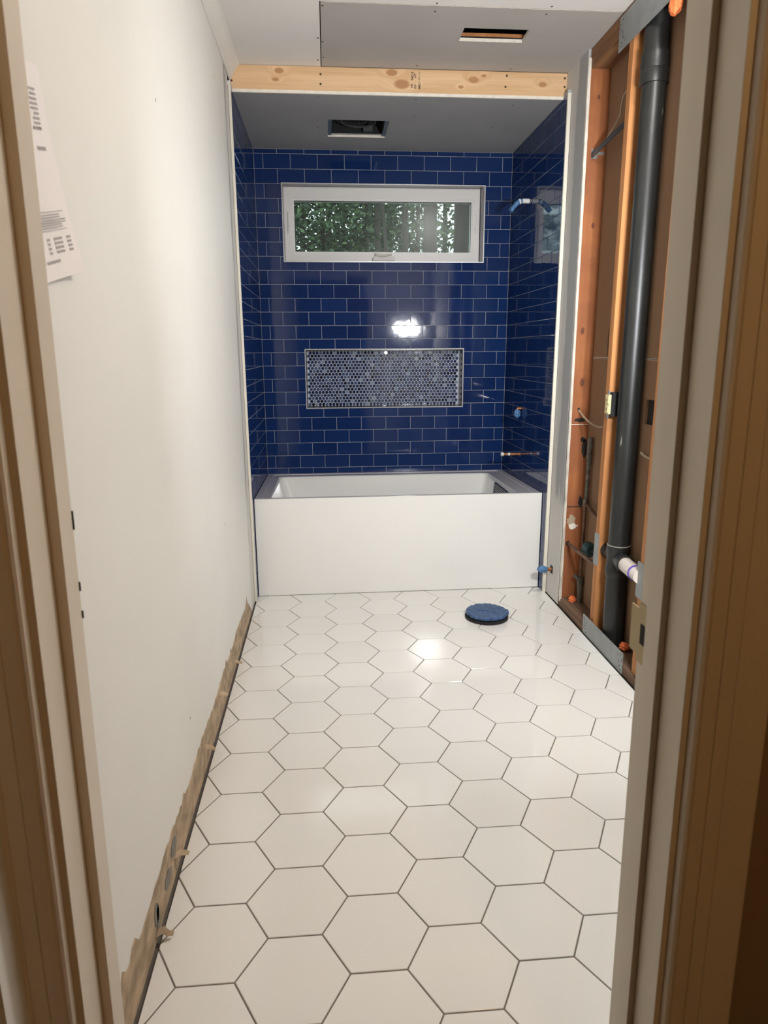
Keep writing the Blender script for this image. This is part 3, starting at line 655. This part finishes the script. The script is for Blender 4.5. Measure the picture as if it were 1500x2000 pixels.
# ---------------------------------------------------------------- stud framing on the right
fr_ = thing('stud_framing', (1.585, -1.6, 0), 'exposed reddish wood wall framing on the right with open bays', 'wall framing')
def stud(y, m, label=None, z0=.040, z1=2.424):
    mb = MB(); mb.box((XS, y-.038, z0), (XBRD-.0005, y, z1), .0015); o = mb.build('stud', m, fr_)
    if label: o['label'] = label
    return o
stud(YS1+.038, MT['fir'], 'dark reddish end stud'); stud(-1.521, MT['fir2'], 'orange middle stud'); stud(-1.955, MT['fir2'])
stud(-2.36, MT['fir2']); stud(-2.77, MT['fir2']); stud(-3.18, MT['fir2'])
mb = MB(); mb.box((XS+.0005, YF, 2.4245), (XBRD-.0005, -.93, 2.4615), .0012); mb.build('top_plate', MT['plate'], fr_)
mb = MB(); mb.box((XS+.0005, YF, 2.462), (XBRD-.0005, -.93, 2.4995), .0012); mb.build('top_plate', MT['plate'], fr_)
mb = MB(); mb.box((XR+.004, -1.62, .0), (XBRD-.0005, YS1+.03, .0395), .002); mb.build('sole_plate', MT['sole'], fr_)
mb = MB(); mb.box((XR+.004, -2.3, .0), (XBRD-.0005, -1.73, .0395), .002); mb.build('sole_plate', MT['sole'], fr_)
# old holes and splits on the end stud
def blot(x, z, rx, rz, seed, m, name, y=YS1-.0006, par=fr_):
    random.seed(seed); mb = MB(); n = 22; V = []
    for k in range(n):
        a = 2*math.pi*k/n; q = 1+random.uniform(-.2, .2); V.append((x+rx*q*math.cos(a), y, z+rz*q*math.sin(a)))
    mb.add(V, [list(range(n))]); return mb.build(name, m, par)
blot(1.572, .439, .020, .032, 1, MT['cable'], 'knot_plug'); blot(1.582, .412, .022, .014, 2, MT['gypcut'], 'plaster_smear', YS1-.0012)
blot(1.616, .80, .013, .045, 3, MT['dark'], 'burnt_notch'); blot(1.607, .84, .015, .012, 4, MT['dark'], 'burnt_notch'); blot(1.612, .535, .010, .03, 6, MT['dark'], 'burnt_notch')
blot(1.585, .935, .03, .010, 7, MT['dark'], 'scorch'); blot(1.576, .985, .006, .009, 8, MT['dark'], 'cable_hole'); blot(1.562, .325, .010, .013, 10, MT['dark'], 'pipe_hole')
mb = MB(); mb.box((XS+.003, YS1-.0012, .912), (XBRD-.004, YS1, .9155)); mb.build('saw_cut', MT['gypcut'], fr_)
mb = MB(); mb.box((XS+.001, YS1-.0009, .5085), (XBRD-.016, YS1, .5125)); mb.build('saw_cut', MT['dark'], fr_)

for yy, z, ry, rz, sd in ((-1.345, 1.62, .006, .055, 41), (-1.405, 1.64, .007, .06, 42), (-1.300, 1.29, .006, .06, 43)):
    random.seed(sd); mb = MB(); V = []; n = 16
    for k in range(n):
        a = 2*math.pi*k/n; q = 1+random.uniform(-.2, .2); V.append((XBRD-.0007, yy+ry*q*math.cos(a), z+rz*q*math.sin(a)))
    mb.add(V, [list(range(n))]); mb.build('stain', mat('stain', (.10, .045, .025), .9), wall_right)
for yy, z in ((-2.40, 1.86), (-1.75, .62), (-2.55, .27), (-1.35, 2.28)):
    mb = MB(); mb.box((XL-.001, yy-.0015, z-.004), (XL+.0004, yy+.0015, z+.004)); mb.build('nail_hole', MT['dark'], wall_left)

# nail plates
def plate_x(name, y0, y1, z0, z1, label, x=XS, holes=True, seed=1):
    t = thing(name, (x, (y0+y1)/2, z0), label, 'metal plate', 'galvanised nail guard plates')
    mb = MB(); mb.prism([(y0+.004,z0),(y1-.004,z0),(y1,z0+.004),(y1,z1-.004),(y1-.004,z1),(y0+.004,z1),(y0,z1-.004),(y0,z0+.004)], (x-.0022, 0, 0), (0,1,0), (0,0,1), (1,0,0), .0016); mb.build('plate', MT['steel'], t)
    if holes:
        random.seed(seed); mb = MB()
        for yc in (y0+.03, y1-.03):
            for k in range(9):
                yy, zz = yc+random.uniform(-.022, .022), z0+.01+(z1-z0-.02)*((k+.5)/9)
                mb.tube([(x-.0027, yy, zz), (x-.0019, yy, zz)], .0026, 8)
        mb.build('nail_holes', MT['dark'], t)['kind'] = 'stuff'
    return t
plate_x('nail_plate', -1.86, -1.424, 2.369, 2.489, 'long grey steel plate across the top plates and pipe', XS-.001, True, 2)
plate_x('nail_plate', -1.900, -1.472, .0, .090, 'long grey steel plate standing on the floor before the sole plate', XR+.0035, True, 3)
plate_x('nail_plate', -1.566, -1.517, .344, .487, 'small grey steel plate on the middle stud', XS, False)
plate_x('nail_plate', -2.0, -1.938, .347, .487, 'small grey steel plate on the stud beside white pipe', XS, False)

# ---------------------------------------------------------------- drain stack
PX, PY, PR = 1.5865, -1.657, .0435
ds = thing('drain_pipe', (PX, PY, 0), 'tall black plastic drain stack with tee and white branch', 'pipe')
mb = MB(); mb.tube([(PX, PY-.012, -.005), (PX, PY-.003, .36)], PR, 32); mb.build('lower_pipe', MT['abs'], ds, True)
mb = MB(); mb.tube([(PX, PY-.003, .46), (PX, PY, 1.3), (PX, PY+.002, 2.21)], PR, 32); mb.build('riser', MT['abs'], ds, True)
mb = MB(); mb.tube([(PX, PY+.008, 2.26), (PX, PY+.010, 2.56)], PR, 32); mb.build('upper_pipe', MT['abs'], ds, True)
mb = MB(); mb.lathe([(PR+.001,0),(PR+.0065,.002),(PR+.0065,.048),(PR+.0055,.050),(PR+.0065,.052),(PR+.0065,.100),(PR+.001,.102)], (PX-.001, PY+.005, 2.182), 'z', 32); mb.build('coupling', MT['abs'], ds, True)
mb = MB(); mb.lathe([(PR+.001,-.012),(PR+.004,-.008),(PR+.0045,.03),(PR+.0015,.034),(PR+.0015,.085),(PR+.004,.088),(PR+.004,.122),(PR,.124)], (PX-.001, PY-.003, .345), 'z', 32); mb.build('tee', MT['abs'], ds, True)
mb = MB(); mb.lathe([(PR+.002,0),(PR+.0048,.001),(PR+.0042,.0035),(PR+.001,.0045)], (PX-.001, PY-.003, .4655), 'z', 32); mb.build('cement_line', MT['grey'], ds, True)
bdir = Vector((-.125, -.985, .055)).normalized(); b0 = Vector((PX, PY-.003, .408))
mb = MB(); mb.tube([b0+bdir*.03, b0+bdir*.088, b0+bdir*.0881, b0+bdir*.108], [.034,.034,.037,.037], 24); mb.build('side_inlet', MT['abs'], ds, True)
mb = MB(); mb.tube([b0+bdir*.10, b0+bdir*.20, b0+bdir*.235], [.030,.030,.031], 24); mb.build('white_branch', MT['pvc'], ds, True)
mb = MB(); mb.tube([b0+bdir*.234, b0+bdir*.291], .0275, 24); mb.build('white_branch', MT['pvc'], ds, True)
mb = MB(); mb.tube([b0+bdir*.229, b0+bdir*.2365], .0318, 24); mb.build('primer_ring', MT['purple'], ds, True)
mb = MB(); mb.tube([(PX-.001, PY+.03, .415), (PX-.002, PY+.085, .415), (PX-.002, PY+.086, .415), (PX-.002, PY+.115, .415)], [.030,.030,.034,.034], 24); mb.build('rear_inlet', MT['abs'], ds, True)

# ---------------------------------------------------------------- small things in the wall cavity
ol = thing('outlet', (XS, -1.555, 1.04), 'ivory receptacle with metal ears on the middle stud', 'outlet')
mb = MB(); mb.box((XS-.012, -1.592, 1.003), (XS+.03, -1.553, 1.081), .002); mb.build('device_body', MT['ivory'], ol)
for za, zb in ((1.045, 1.076), (1.008, 1.039)):
    mb = MB(); mb.box((XS-.0145, -1.588, za), (XS-.011, -1.558, zb), .002); mb.build('socket_face', MT['ivory'], ol)
for za, zb in ((1.081, 1.098), (.984, 1.003)):
    mb = MB(); mb.box((XS-.007, -1.580, za), (XS-.005, -1.562, zb)); mb.build('mounting_ear', MT['schl'], ol)
mb = MB(); mb.box((XS-.003, -1.600, .994), (XS+.06, -1.5595, 1.091)); mb.build('wall_box', MT['black'], ol)
for k in range(2):
    zc = 1.060 if k == 0 else 1.023
    for yc in (-1.578, -1.568):
        mb = MB(); mb.box((XS-.0150, yc-.001, zc-.004), (XS-.0143, yc+.001, zc+.004)); mb.build('slot', MT['dark'], ol)
def smooth_pts(P, n=6):
    P = [Vector(p) for p in P]; out = []
    for i in range(len(P)-1):
        p0, p1, p2, p3 = P[max(i-1,0)], P[i], P[i+1], P[min(i+2,len(P)-1)]
        for k in range(n):
            t = k/n; out.append(.5*((2*p1)+(-p0+p2)*t+(2*p0-5*p1+4*p2-p3)*t*t+(-p0+3*p1-3*p2+p3)*t*t*t))
    return out+[P[-1]]
def cable(pts, r, label, m=MT['cable'], name='cable'):
    mb = MB(); mb.tube(smooth_pts(pts), r, 8); return tag(mb.build(name, m, None, True), label, 'cable')
cable([(1.577,-1.12,.985),(1.580,-1.16,.968),(1.592,-1.22,.938),(1.60,-1.30,.922),(1.602,-1.38,.928),(1.602,-1.50,.945),(1.602,-1.58,.958)], .0042, 'tan cable from a hole in the end stud to behind middle stud')
cable([(1.600,-1.50,2.265),(1.602,-1.37,2.256),(1.605,-1.33,2.23),(1.605,-1.32,2.19),(1.602,-1.28,2.16),(1.60,-1.235,2.144),(1.595,-1.18,2.11)], .0038, 'pale cable hanging above the grey hanger bar')
cable([(1.62,-1.72,.862),(1.62,-1.76,.853),(1.618,-1.86,.850)], .005, 'short pale cable behind the black drain stack')
hb = thing('hanger_bar', (1.575, -1.16, 2.09), 'grey steel box hanger bar between the two studs', 'bracket')
mb = MB(); A, Bv = Vector((1.562,-1.150,2.082)), Vector((1.60,-1.515,2.150)); d = (Bv-A).normalized(); up = Vector((0,0,1)); sd = d.cross(up).normalized(); up2 = sd.cross(d)
mb.prism([(-.002,-.011),(.002,-.011),(.002,.011),(-.002,.011)], A, sd, up2, d, (Bv-A).length); mb.prism([(-.008,.009),(.002,.009),(.002,.011),(-.008,.011)], A, sd, up2, d, (Bv-A).length); mb.build('bar', MT['steeld'], hb)
mb = MB(); mb.box((1.562, YS1-.003, 2.072), (1.590, YS1-.0006, 2.086)); mb.box((1.562, YS1-.003, 2.086), (1.572, YS1-.0006, 2.112)); mb.box((1.588, YS1-.003, 2.088), (1.620, YS1-.0006, 2.100)); mb.build('foot', MT['steel'], hb)
def pipe_thing(name, parts, loc, label):
    t = thing(name, loc, label, 'pipe')
    for nm, pts, r, m in parts:
        mb = MB(); mb.tube(pts, r, 14); mb.build(nm, m, t, True)
    return t
pipe_thing('copper_pipe', [('pipe', [(1.5635,-1.115,.325),(1.560,-1.30,.325),(1.556,-1.513,.331)], .0085, MT['copperold'])], (1.56,-1.3,.325), 'tarnished horizontal copper pipe from end stud to small plate')
pipe_thing('water_riser', [('upper_pipe', [(1.612,-1.212,.56),(1.612,-1.215,.74)], .0095, MT['verd']), ('dead_end', [(1.612,-1.215,.73),(1.611,-1.217,.86)], [.012,.0125], MT['verd']), ('lower_pipe', [(1.612,-1.200,.17),(1.612,-1.205,.56)], .0085, MT['copperold']),
    ('elbow', [(1.612,-1.196,.545),(1.61,-1.23,.541),(1.60,-1.36,.523),(1.60,-1.515,.500)], .0088, MT['copperold']), ('tee_fitting', [(1.612,-1.205,.528),(1.612,-1.206,.562)], .0125, MT['verd']),
    ('valve_body', [(1.612,-1.200,.105),(1.612,-1.200,.17)], [.014,.0165], MT['verd']), ('valve_arm', [(1.612,-1.200,.15),(1.596,-1.196,.168),(1.582,-1.192,.176)], [.010,.011,.009], MT['verd']), ('foot_pipe', [(1.612,-1.205,.038),(1.612,-1.202,.11)], .013, MT['verd'])], (1.612,-1.2,.04), 'corroded vertical water pipe with old valve near end stud')
pf = thing('pipe_fitting', (1.60,-1.29,.33), 'dark teal pipe fitting behind the small steel plate', 'pipe fitting')
mb = MB(); mb.lathe([(.004,0),(.024,.002),(.028,.01),(.028,.06)], (1.598,-1.36,.352), 'y', 20); mb.build('drum', MT['teal'], pf, True)
mb = MB(); mb.tube([(1.592,-1.262,.322),(1.596,-1.34,.330)], .0165, 16); mb.build('nose', MT['teal'], pf, True)
mb = MB(); mb.tube([(1.598,-1.34,.350),(1.60,-1.513,.36)], .013, 14); mb.build('tail', MT['black'], pf, True)
tag(crumple((1.580,-1.196,.052), .019, 31, MT['foam'], 'sealant_foam', None, (.9,.9,1)), 'small orange sealant foam lump by the corroded water pipe', 'foam', 'orange sealant foam')
tag(crumple((1.592,-1.775,.062), .020, 32, MT['foam'], 'sealant_foam', None, (1,.9,.9)), 'small orange sealant foam lump behind the floor plate', 'foam', 'orange sealant foam')
tag(crumple((1.552,-1.845,2.352), .020, 33, MT['foam'], 'sealant_foam', None, (.9,1.5,1.5), .2), 'bright orange sealant foam drip under the top plate', 'foam', 'orange sealant foam')

# ---------------------------------------------------------------- door frame
df = bpy.data.objects.new('door_1', None); COL.objects.link(df); df.location = (.444, -3.47, 0)
struct(df, 'doorway frame of beige painted wood with stops and casing', 'door frame')
LEAN = .016
def lean(mb, side):
    mb.v = [(x+side*LEAN*(z-.85)/1.5*(1 if z < 2.0 else 1), y, z) for x, y, z in mb.v]
for side, xj in ((1, XJL), (-1, XJR)):
    s = -side   # direction from jamb face into the wall
    mb = MB(); mb.box((xj, YF, 0), (xj+s*.019, YH, 2.03), .0012); lean(mb, side); mb.build('jamb', MT['jamb'], df)
    mb = MB(); wdt = .0135 if side > 0 else .0098
    mb.box((xj, -3.4370, 0), (xj-s*wdt, -3.4775, 2.02), .0012); lean(mb, side); mb.build('door_stop', MT['jamb'], df)
    # hall-side casing: moulded profile, widening away from the opening
    pr = [(.009,0),(.009,-.004),(.011,-.010),(.014,-.0125),(.017,-.0105),(.019,-.0125),(.036,-.0135),(.037,-.012),(.038,-.0137),(.056,-.0150),(.0565,-.0138),(.058,-.0152),(.100,-.017),(.104,-.015),(.104,0)]
    mb = MB(); mb.prism(pr, (xj, YH, 0), (s,0,0), (0,1,0), (0,0,1), 2.1); lean(mb, side); mb.build('casing', MT['jamb'], df)
mb = MB(); mb.box((XJL-.02, YF, 2.03), (XJR+.02, YH, 2.06)); mb.build('head_jamb', MT['jamb'], df)
mb = MB(); mb.box((XJR-.0015, -3.43, .815), (XJR+.001, -3.398, .905)); mb.box((XJR-.0015, -3.398, .825), (XJR+.0006, -3.376, .895)); lean(mb, -1); mb.build('strike_plate', MT['brass'], df)
mb = MB(); mb.box((XJR-.0022, -3.421, .845), (XJR-.0012, -3.408, .875)); lean(mb, -1); mb.build('latch_hole', MT['dark'], df)
for z, h in ((1.055,.012),(.968,.006),(.93,.005)):
    mb = MB(); mb.box((XJL-.001, -3.4375, z-h), (XJL+.0150, -3.4355, z+h)); lean(mb, 1); mb.build('hinge_mark', MT['dark'], df)

# ---------------------------------------------------------------- paper notice
pn = thing('paper_notice', (XL, -3.24, 1.38), 'printed sheet of paper hung crooked on the left wall', 'paper')
A = Vector((-3.100, 1.386)); vu = Vector((-.064, .280)).normalized(); vr = Vector((vu.y, -vu.x))   # up the sheet; vr points toward +y
def PP(a, b, lift=.0): # a: distance left from right edge, b: up from bottom
    q = A - vr*a + vu*b; c = .006*max(0, 1-b/.14)**2+.012*math.exp(-a/.05)*max(0, 1-b/.2); return (XL+.0012+c+lift, q.x, q.y)
mb = MB(); V = []; na, nb = 10, 14
for j in range(nb+1):
    for i in range(na+1): V.append(PP(.216*i/na, .279*j/nb))
mb.add(V, [(j*(na+1)+i, j*(na+1)+i+1, (j+1)*(na+1)+i+1, (j+1)*(na+1)+i) for j in range(nb) for i in range(na)]); mb.build('sheet', MT['sheet'], pn, True)
mb = MB()
def bar(a0, a1, b0, b1): mb.add([PP(a0,b0,.0006),PP(a1,b0,.0006),PP(a1,b1,.0006),PP(a0,b1,.0006)], [(0,1,2,3)])
bar(.02,.19,.0900,.0908); bar(.02,.19,.0655,.0663)
random.seed(2)
for k in range(6): bar(.016+random.uniform(0,.02), .19, .0855-.0034*k, .0871-.0034*k)
for k in range(4): bar(.016, .03, .052-.006*k, .0555-.006*k); bar(.045, .075, .052-.006*k, .0555-.006*k); bar(.09, .10, .052-.006*k, .0555-.006*k)
bar(.07,.12,.022,.026)
for k in range(9): bar(.03, .045+.02*random.random(), .245-.006*k, .248-.006*k)
bar(.03,.06,.196,.200); bar(.03,.06,.170,.175)
mb.build('print', MT['print'], pn)['kind'] = 'stuff'

# ---------------------------------------------------------------- work light standing inside the room beside the door
hx, hy, hz = 1.265, -3.30, 1.50
wl = thing('work_light', (hx, hy, 0), 'twin head LED work light on tripod beside the door inside the room', 'work light')
for k in range(3):
    a = math.radians(90+120*k); mb = MB(); mb.tube([(hx, hy+.05, .55), (hx+.15*math.cos(a), hy+.05+.15*math.sin(a), .012)], .009, 8); mb.build('leg', MT['black'], wl, True)
mb = MB(); mb.tube([(hx, hy+.05, .35), (hx, hy+.05, 1.42)], .011, 10); mb.build('pole', MT['brass'], wl, True)
mb = MB(); mb.tube([(hx-.12, hy-.01, 1.42), (hx+.12, hy-.01, 1.42)], .011, 10); mb.build('cross_bar', MT['black'], wl, True)
for k, dx in enumerate((-.062, .062)):
    mb = MB(); mb.box((hx+dx-.055, hy-.035, hz-.052), (hx+dx+.055, hy+.01, hz+.052), .006); mb.build('lamp_head', MT['black'], wl)
    mb = MB(); mb.tube([(hx+dx, hy-.01, hz-.05), (hx+dx, hy-.01, 1.42)], .008, 8); mb.build('yoke', MT['black'], wl, True)
    mb = MB(); mb.box((hx+dx-.047, hy+.0101, hz-.044), (hx+dx+.047, hy+.013, hz+.044)); mb.build('lamp_lens', emis('led_lens', (1, .97, .92), 6), wl)
    ld = bpy.data.lights.new('lamp_beam', 'AREA'); ld.shape = 'RECTANGLE'; ld.size = .092; ld.size_y = .085; ld.energy = WORK_POWER; ld.color = (.96, .98, 1.0); ld.spread = math.radians(146)
    lo = bpy.data.objects.new('lamp_beam', ld); COL.objects.link(lo); lo.parent = wl; lo.matrix_parent_inverse = Matrix.Translation(-wl.location)
    dirv = Vector((.16, 1, .06)).normalized(); lo.matrix_basis = Matrix.Translation((hx+dx, hy+.017, hz)) @ dirv.to_track_quat('-Z', 'Y').to_matrix().to_4x4()
# flush ceiling lamp of the bathroom, out of the picture but mirrored in the window pane
bx_, by_ = 1.395, -2.52
lh = thing('ceiling_lamp', (bx_, by_, ZC), 'round flush ceiling lamp of the bathroom by the right wall', 'lamp')
mb = MB(); mb.lathe([(.118,0),(.118,-.012),(.112,-.018)], (bx_, by_, ZC), 'z', 32); mb.build('lamp_base', MT['white_pl'], lh, True)
mb = MB(); mb.lathe([(.108,-.018),(.106,-.026),(.09,-.034),(.04,-.038)], (bx_, by_, ZC), 'z', 32); mb.build('diffuser', emis('lamp_diffuser', (1, .88, .74), 9), lh, True)
ld = bpy.data.lights.new('lamp_light', 'AREA'); ld.shape = 'DISK'; ld.size = .19; ld.energy = CEIL_POWER; ld.color = (1, .975, .935)
lo = bpy.data.objects.new('lamp_light', ld); COL.objects.link(lo); lo.parent = lh; lo.matrix_parent_inverse = Matrix.Translation(-lh.location); lo.location = (bx_, by_, ZC-.042)
# warm hall lamp
hl = thing('hall_lamp', (1.15, -4.9, 2.52), 'warm round ceiling lamp in the hall', 'lamp')
mb = MB(); mb.lathe([(.15,0),(.15,-.02),(.12,-.05),(.05,-.065)], (1.15, -4.9, 2.52), 'z', 28); mb.build('lamp_shade', emis('warm_shade', (1, .62, .28), 1.2), hl, True)
mb = MB(); mb.lathe([(.17,0),(.17,-.012)], (1.15, -4.9, 2.52), 'z', 28); mb.build('lamp_base', MT['brass'], hl, True)
ld = bpy.data.lights.new('lamp_bulb', 'POINT'); ld.energy = HALL_POWER; ld.color = (1, .65, .30); ld.shadow_soft_size = .1
lo = bpy.data.objects.new('lamp_bulb', ld); COL.objects.link(lo); lo.parent = hl; lo.matrix_parent_inverse = Matrix.Translation(-hl.location); lo.location = (1.15, -4.9, 2.36)

# ---------------------------------------------------------------- woods outside
mb = MB(); mb.box((-25, .3, -1.2), (30, 45, -1.0)); struct(mb.build('ground', mat('forest_floor', (.05, .045, .02), .9)), 'forest floor outside the window', 'ground')
MT['bark'] = mat('bark', (.045, .036, .030), .9, var=.4, vscale=8, bmp=.6, bscale=12, stretch=(1, 1, .2))
leafm = []
for i, c in enumerate(((.028, .062, .022), (.050, .095, .028), (.020, .046, .020))):
    m, t, b = nt('leaf_%d' % i); b.inputs['Base Color'].default_value = c4(c); b.inputs['Roughness'].default_value = .6; b.inputs['Transmission Weight'].default_value = 0; leafm.append(m)
def cam_x(px, d):       # x where a view ray through image column px (at the window's height) reaches y=d
    wx = .2175+(px-574)/(920-574)*(1.283-.2175); return CAM.x+(wx-CAM.x)*(d-CAM.y)/(.085-CAM.y)
def tree(px, d, wpx, label, seed, nleaf=1500, dense=1.0, crown=(2.0, 4.5), lean=0.0, spread=1.1, lsize=.044):
    random.seed(seed); x = cam_x(px, d); r = wpx/2*(d-CAM.y)/1320
    t = thing('tree', (x, d, -1.0), label, 'tree', 'trees outside the window')
    mb = MB(); mb.tube([(x-lean*1.5, d, -1.1), (x-lean*.2, d, 2.0), (x+lean*.5, d, 4.0), (x+lean*1.2, d+.1, 8.5)], [r*1.2, r, r*.9, r*.4], 12)
    mb.build('trunk', MT['bark'], t, True)
    mb = MB()
    for k in range(5):
        z = random.uniform(*crown); a = random.uniform(0, 6.28); q = random.uniform(.6, 1.2)*spread
        mb.tube([(x+lean*.3, d, z), (x+.5*q*math.cos(a), d+.4*q*math.sin(a), z+.25), (x+q*math.cos(a), d+.7*q*math.sin(a), z+.35)], [r*.3+.006, r*.2+.005, .004], 6)
    mb.build('branches', MT['bark'], t, True)['kind'] = 'stuff'
    mb = MB(); cl = [(x+random.uniform(-1, 1)*spread, d+random.uniform(-.9, .9), random.uniform(*crown), random.uniform(.18, .5)) for _ in range(26)]
    for _ in range(int(nleaf*1.7)):
        cx, cy, cz, cr = random.choice(cl); mb.cur = random.randrange(3)
        p = Vector((random.gauss(cx, cr), random.gauss(cy, cr), random.gauss(cz, cr*.6)))
        a = Vector((random.gauss(0,1), random.gauss(0,1), random.gauss(0,.6))).normalized(); b = a.cross(Vector((random.gauss(0,1), random.gauss(0,1), random.gauss(0,1)))).normalized(); s = lsize*random.uniform(.6, 1.3)
        mb.add([p-a*s, p-b*s*.5-a*s*.1, p+a*s, p+b*s*.5-a*s*.1], [(0,1,2,3)])
    o = mb.build('foliage', leafm, t); tag(o, 'green leaves of the tree', kind='stuff')
tree(905, 4.6, 34, 'dark trunk at the right edge of the window view', 101, 260, crown=(3.6, 5.2), spread=.6)
tree(840, 5.2, 27, 'thick trunk just right of the window middle', 102, 160, crown=(3.7, 5.2), spread=.6)
tree(790, 5.6, 13, 'medium trunk near the window middle', 103, 160, crown=(3.6, 5.2), spread=.6)
tree(816, 6.4, 8, 'slim trunk between the two thick trunks', 104, 260, crown=(3.0, 5.2), spread=.7)
tree(736, 6.0, 11, 'trunk above the window crank', 105, 420, crown=(2.6, 5.2), spread=.8)
tree(752, 5.0, 6, 'thin leaning trunk above the window crank', 106, 120, lean=-.22, crown=(3.6, 5), spread=.5)
tree(715, 6.6, 9, 'slim trunk left of the window crank', 107, 800, spread=.8)
tree(668, 7.5, 8, 'shaded leafy tree in left middle of the window', 108, 3000, spread=1.1)
tree(628, 7.0, 9, 'dense leafy tree in left part of the window', 109, 3600, spread=1.0)
tree(588, 6.6, 10, 'dense dark leafy tree at the left edge of the window', 110, 4200, spread=1.1)
tree(640, 12.0, 12, 'far leafy tree behind the left trees', 111, 3600, crown=(2.0, 7.0), spread=1.7, lsize=.09)
tree(870, 13.0, 10, 'far leafy tree behind the thick trunk', 112, 1500, crown=(2.2, 6.5), spread=1.6, lsize=.07)
tree(760, 12.5, 10, 'far leafy tree behind the window middle', 113, 1700, crown=(2.2, 7.0), spread=1.7, lsize=.08)
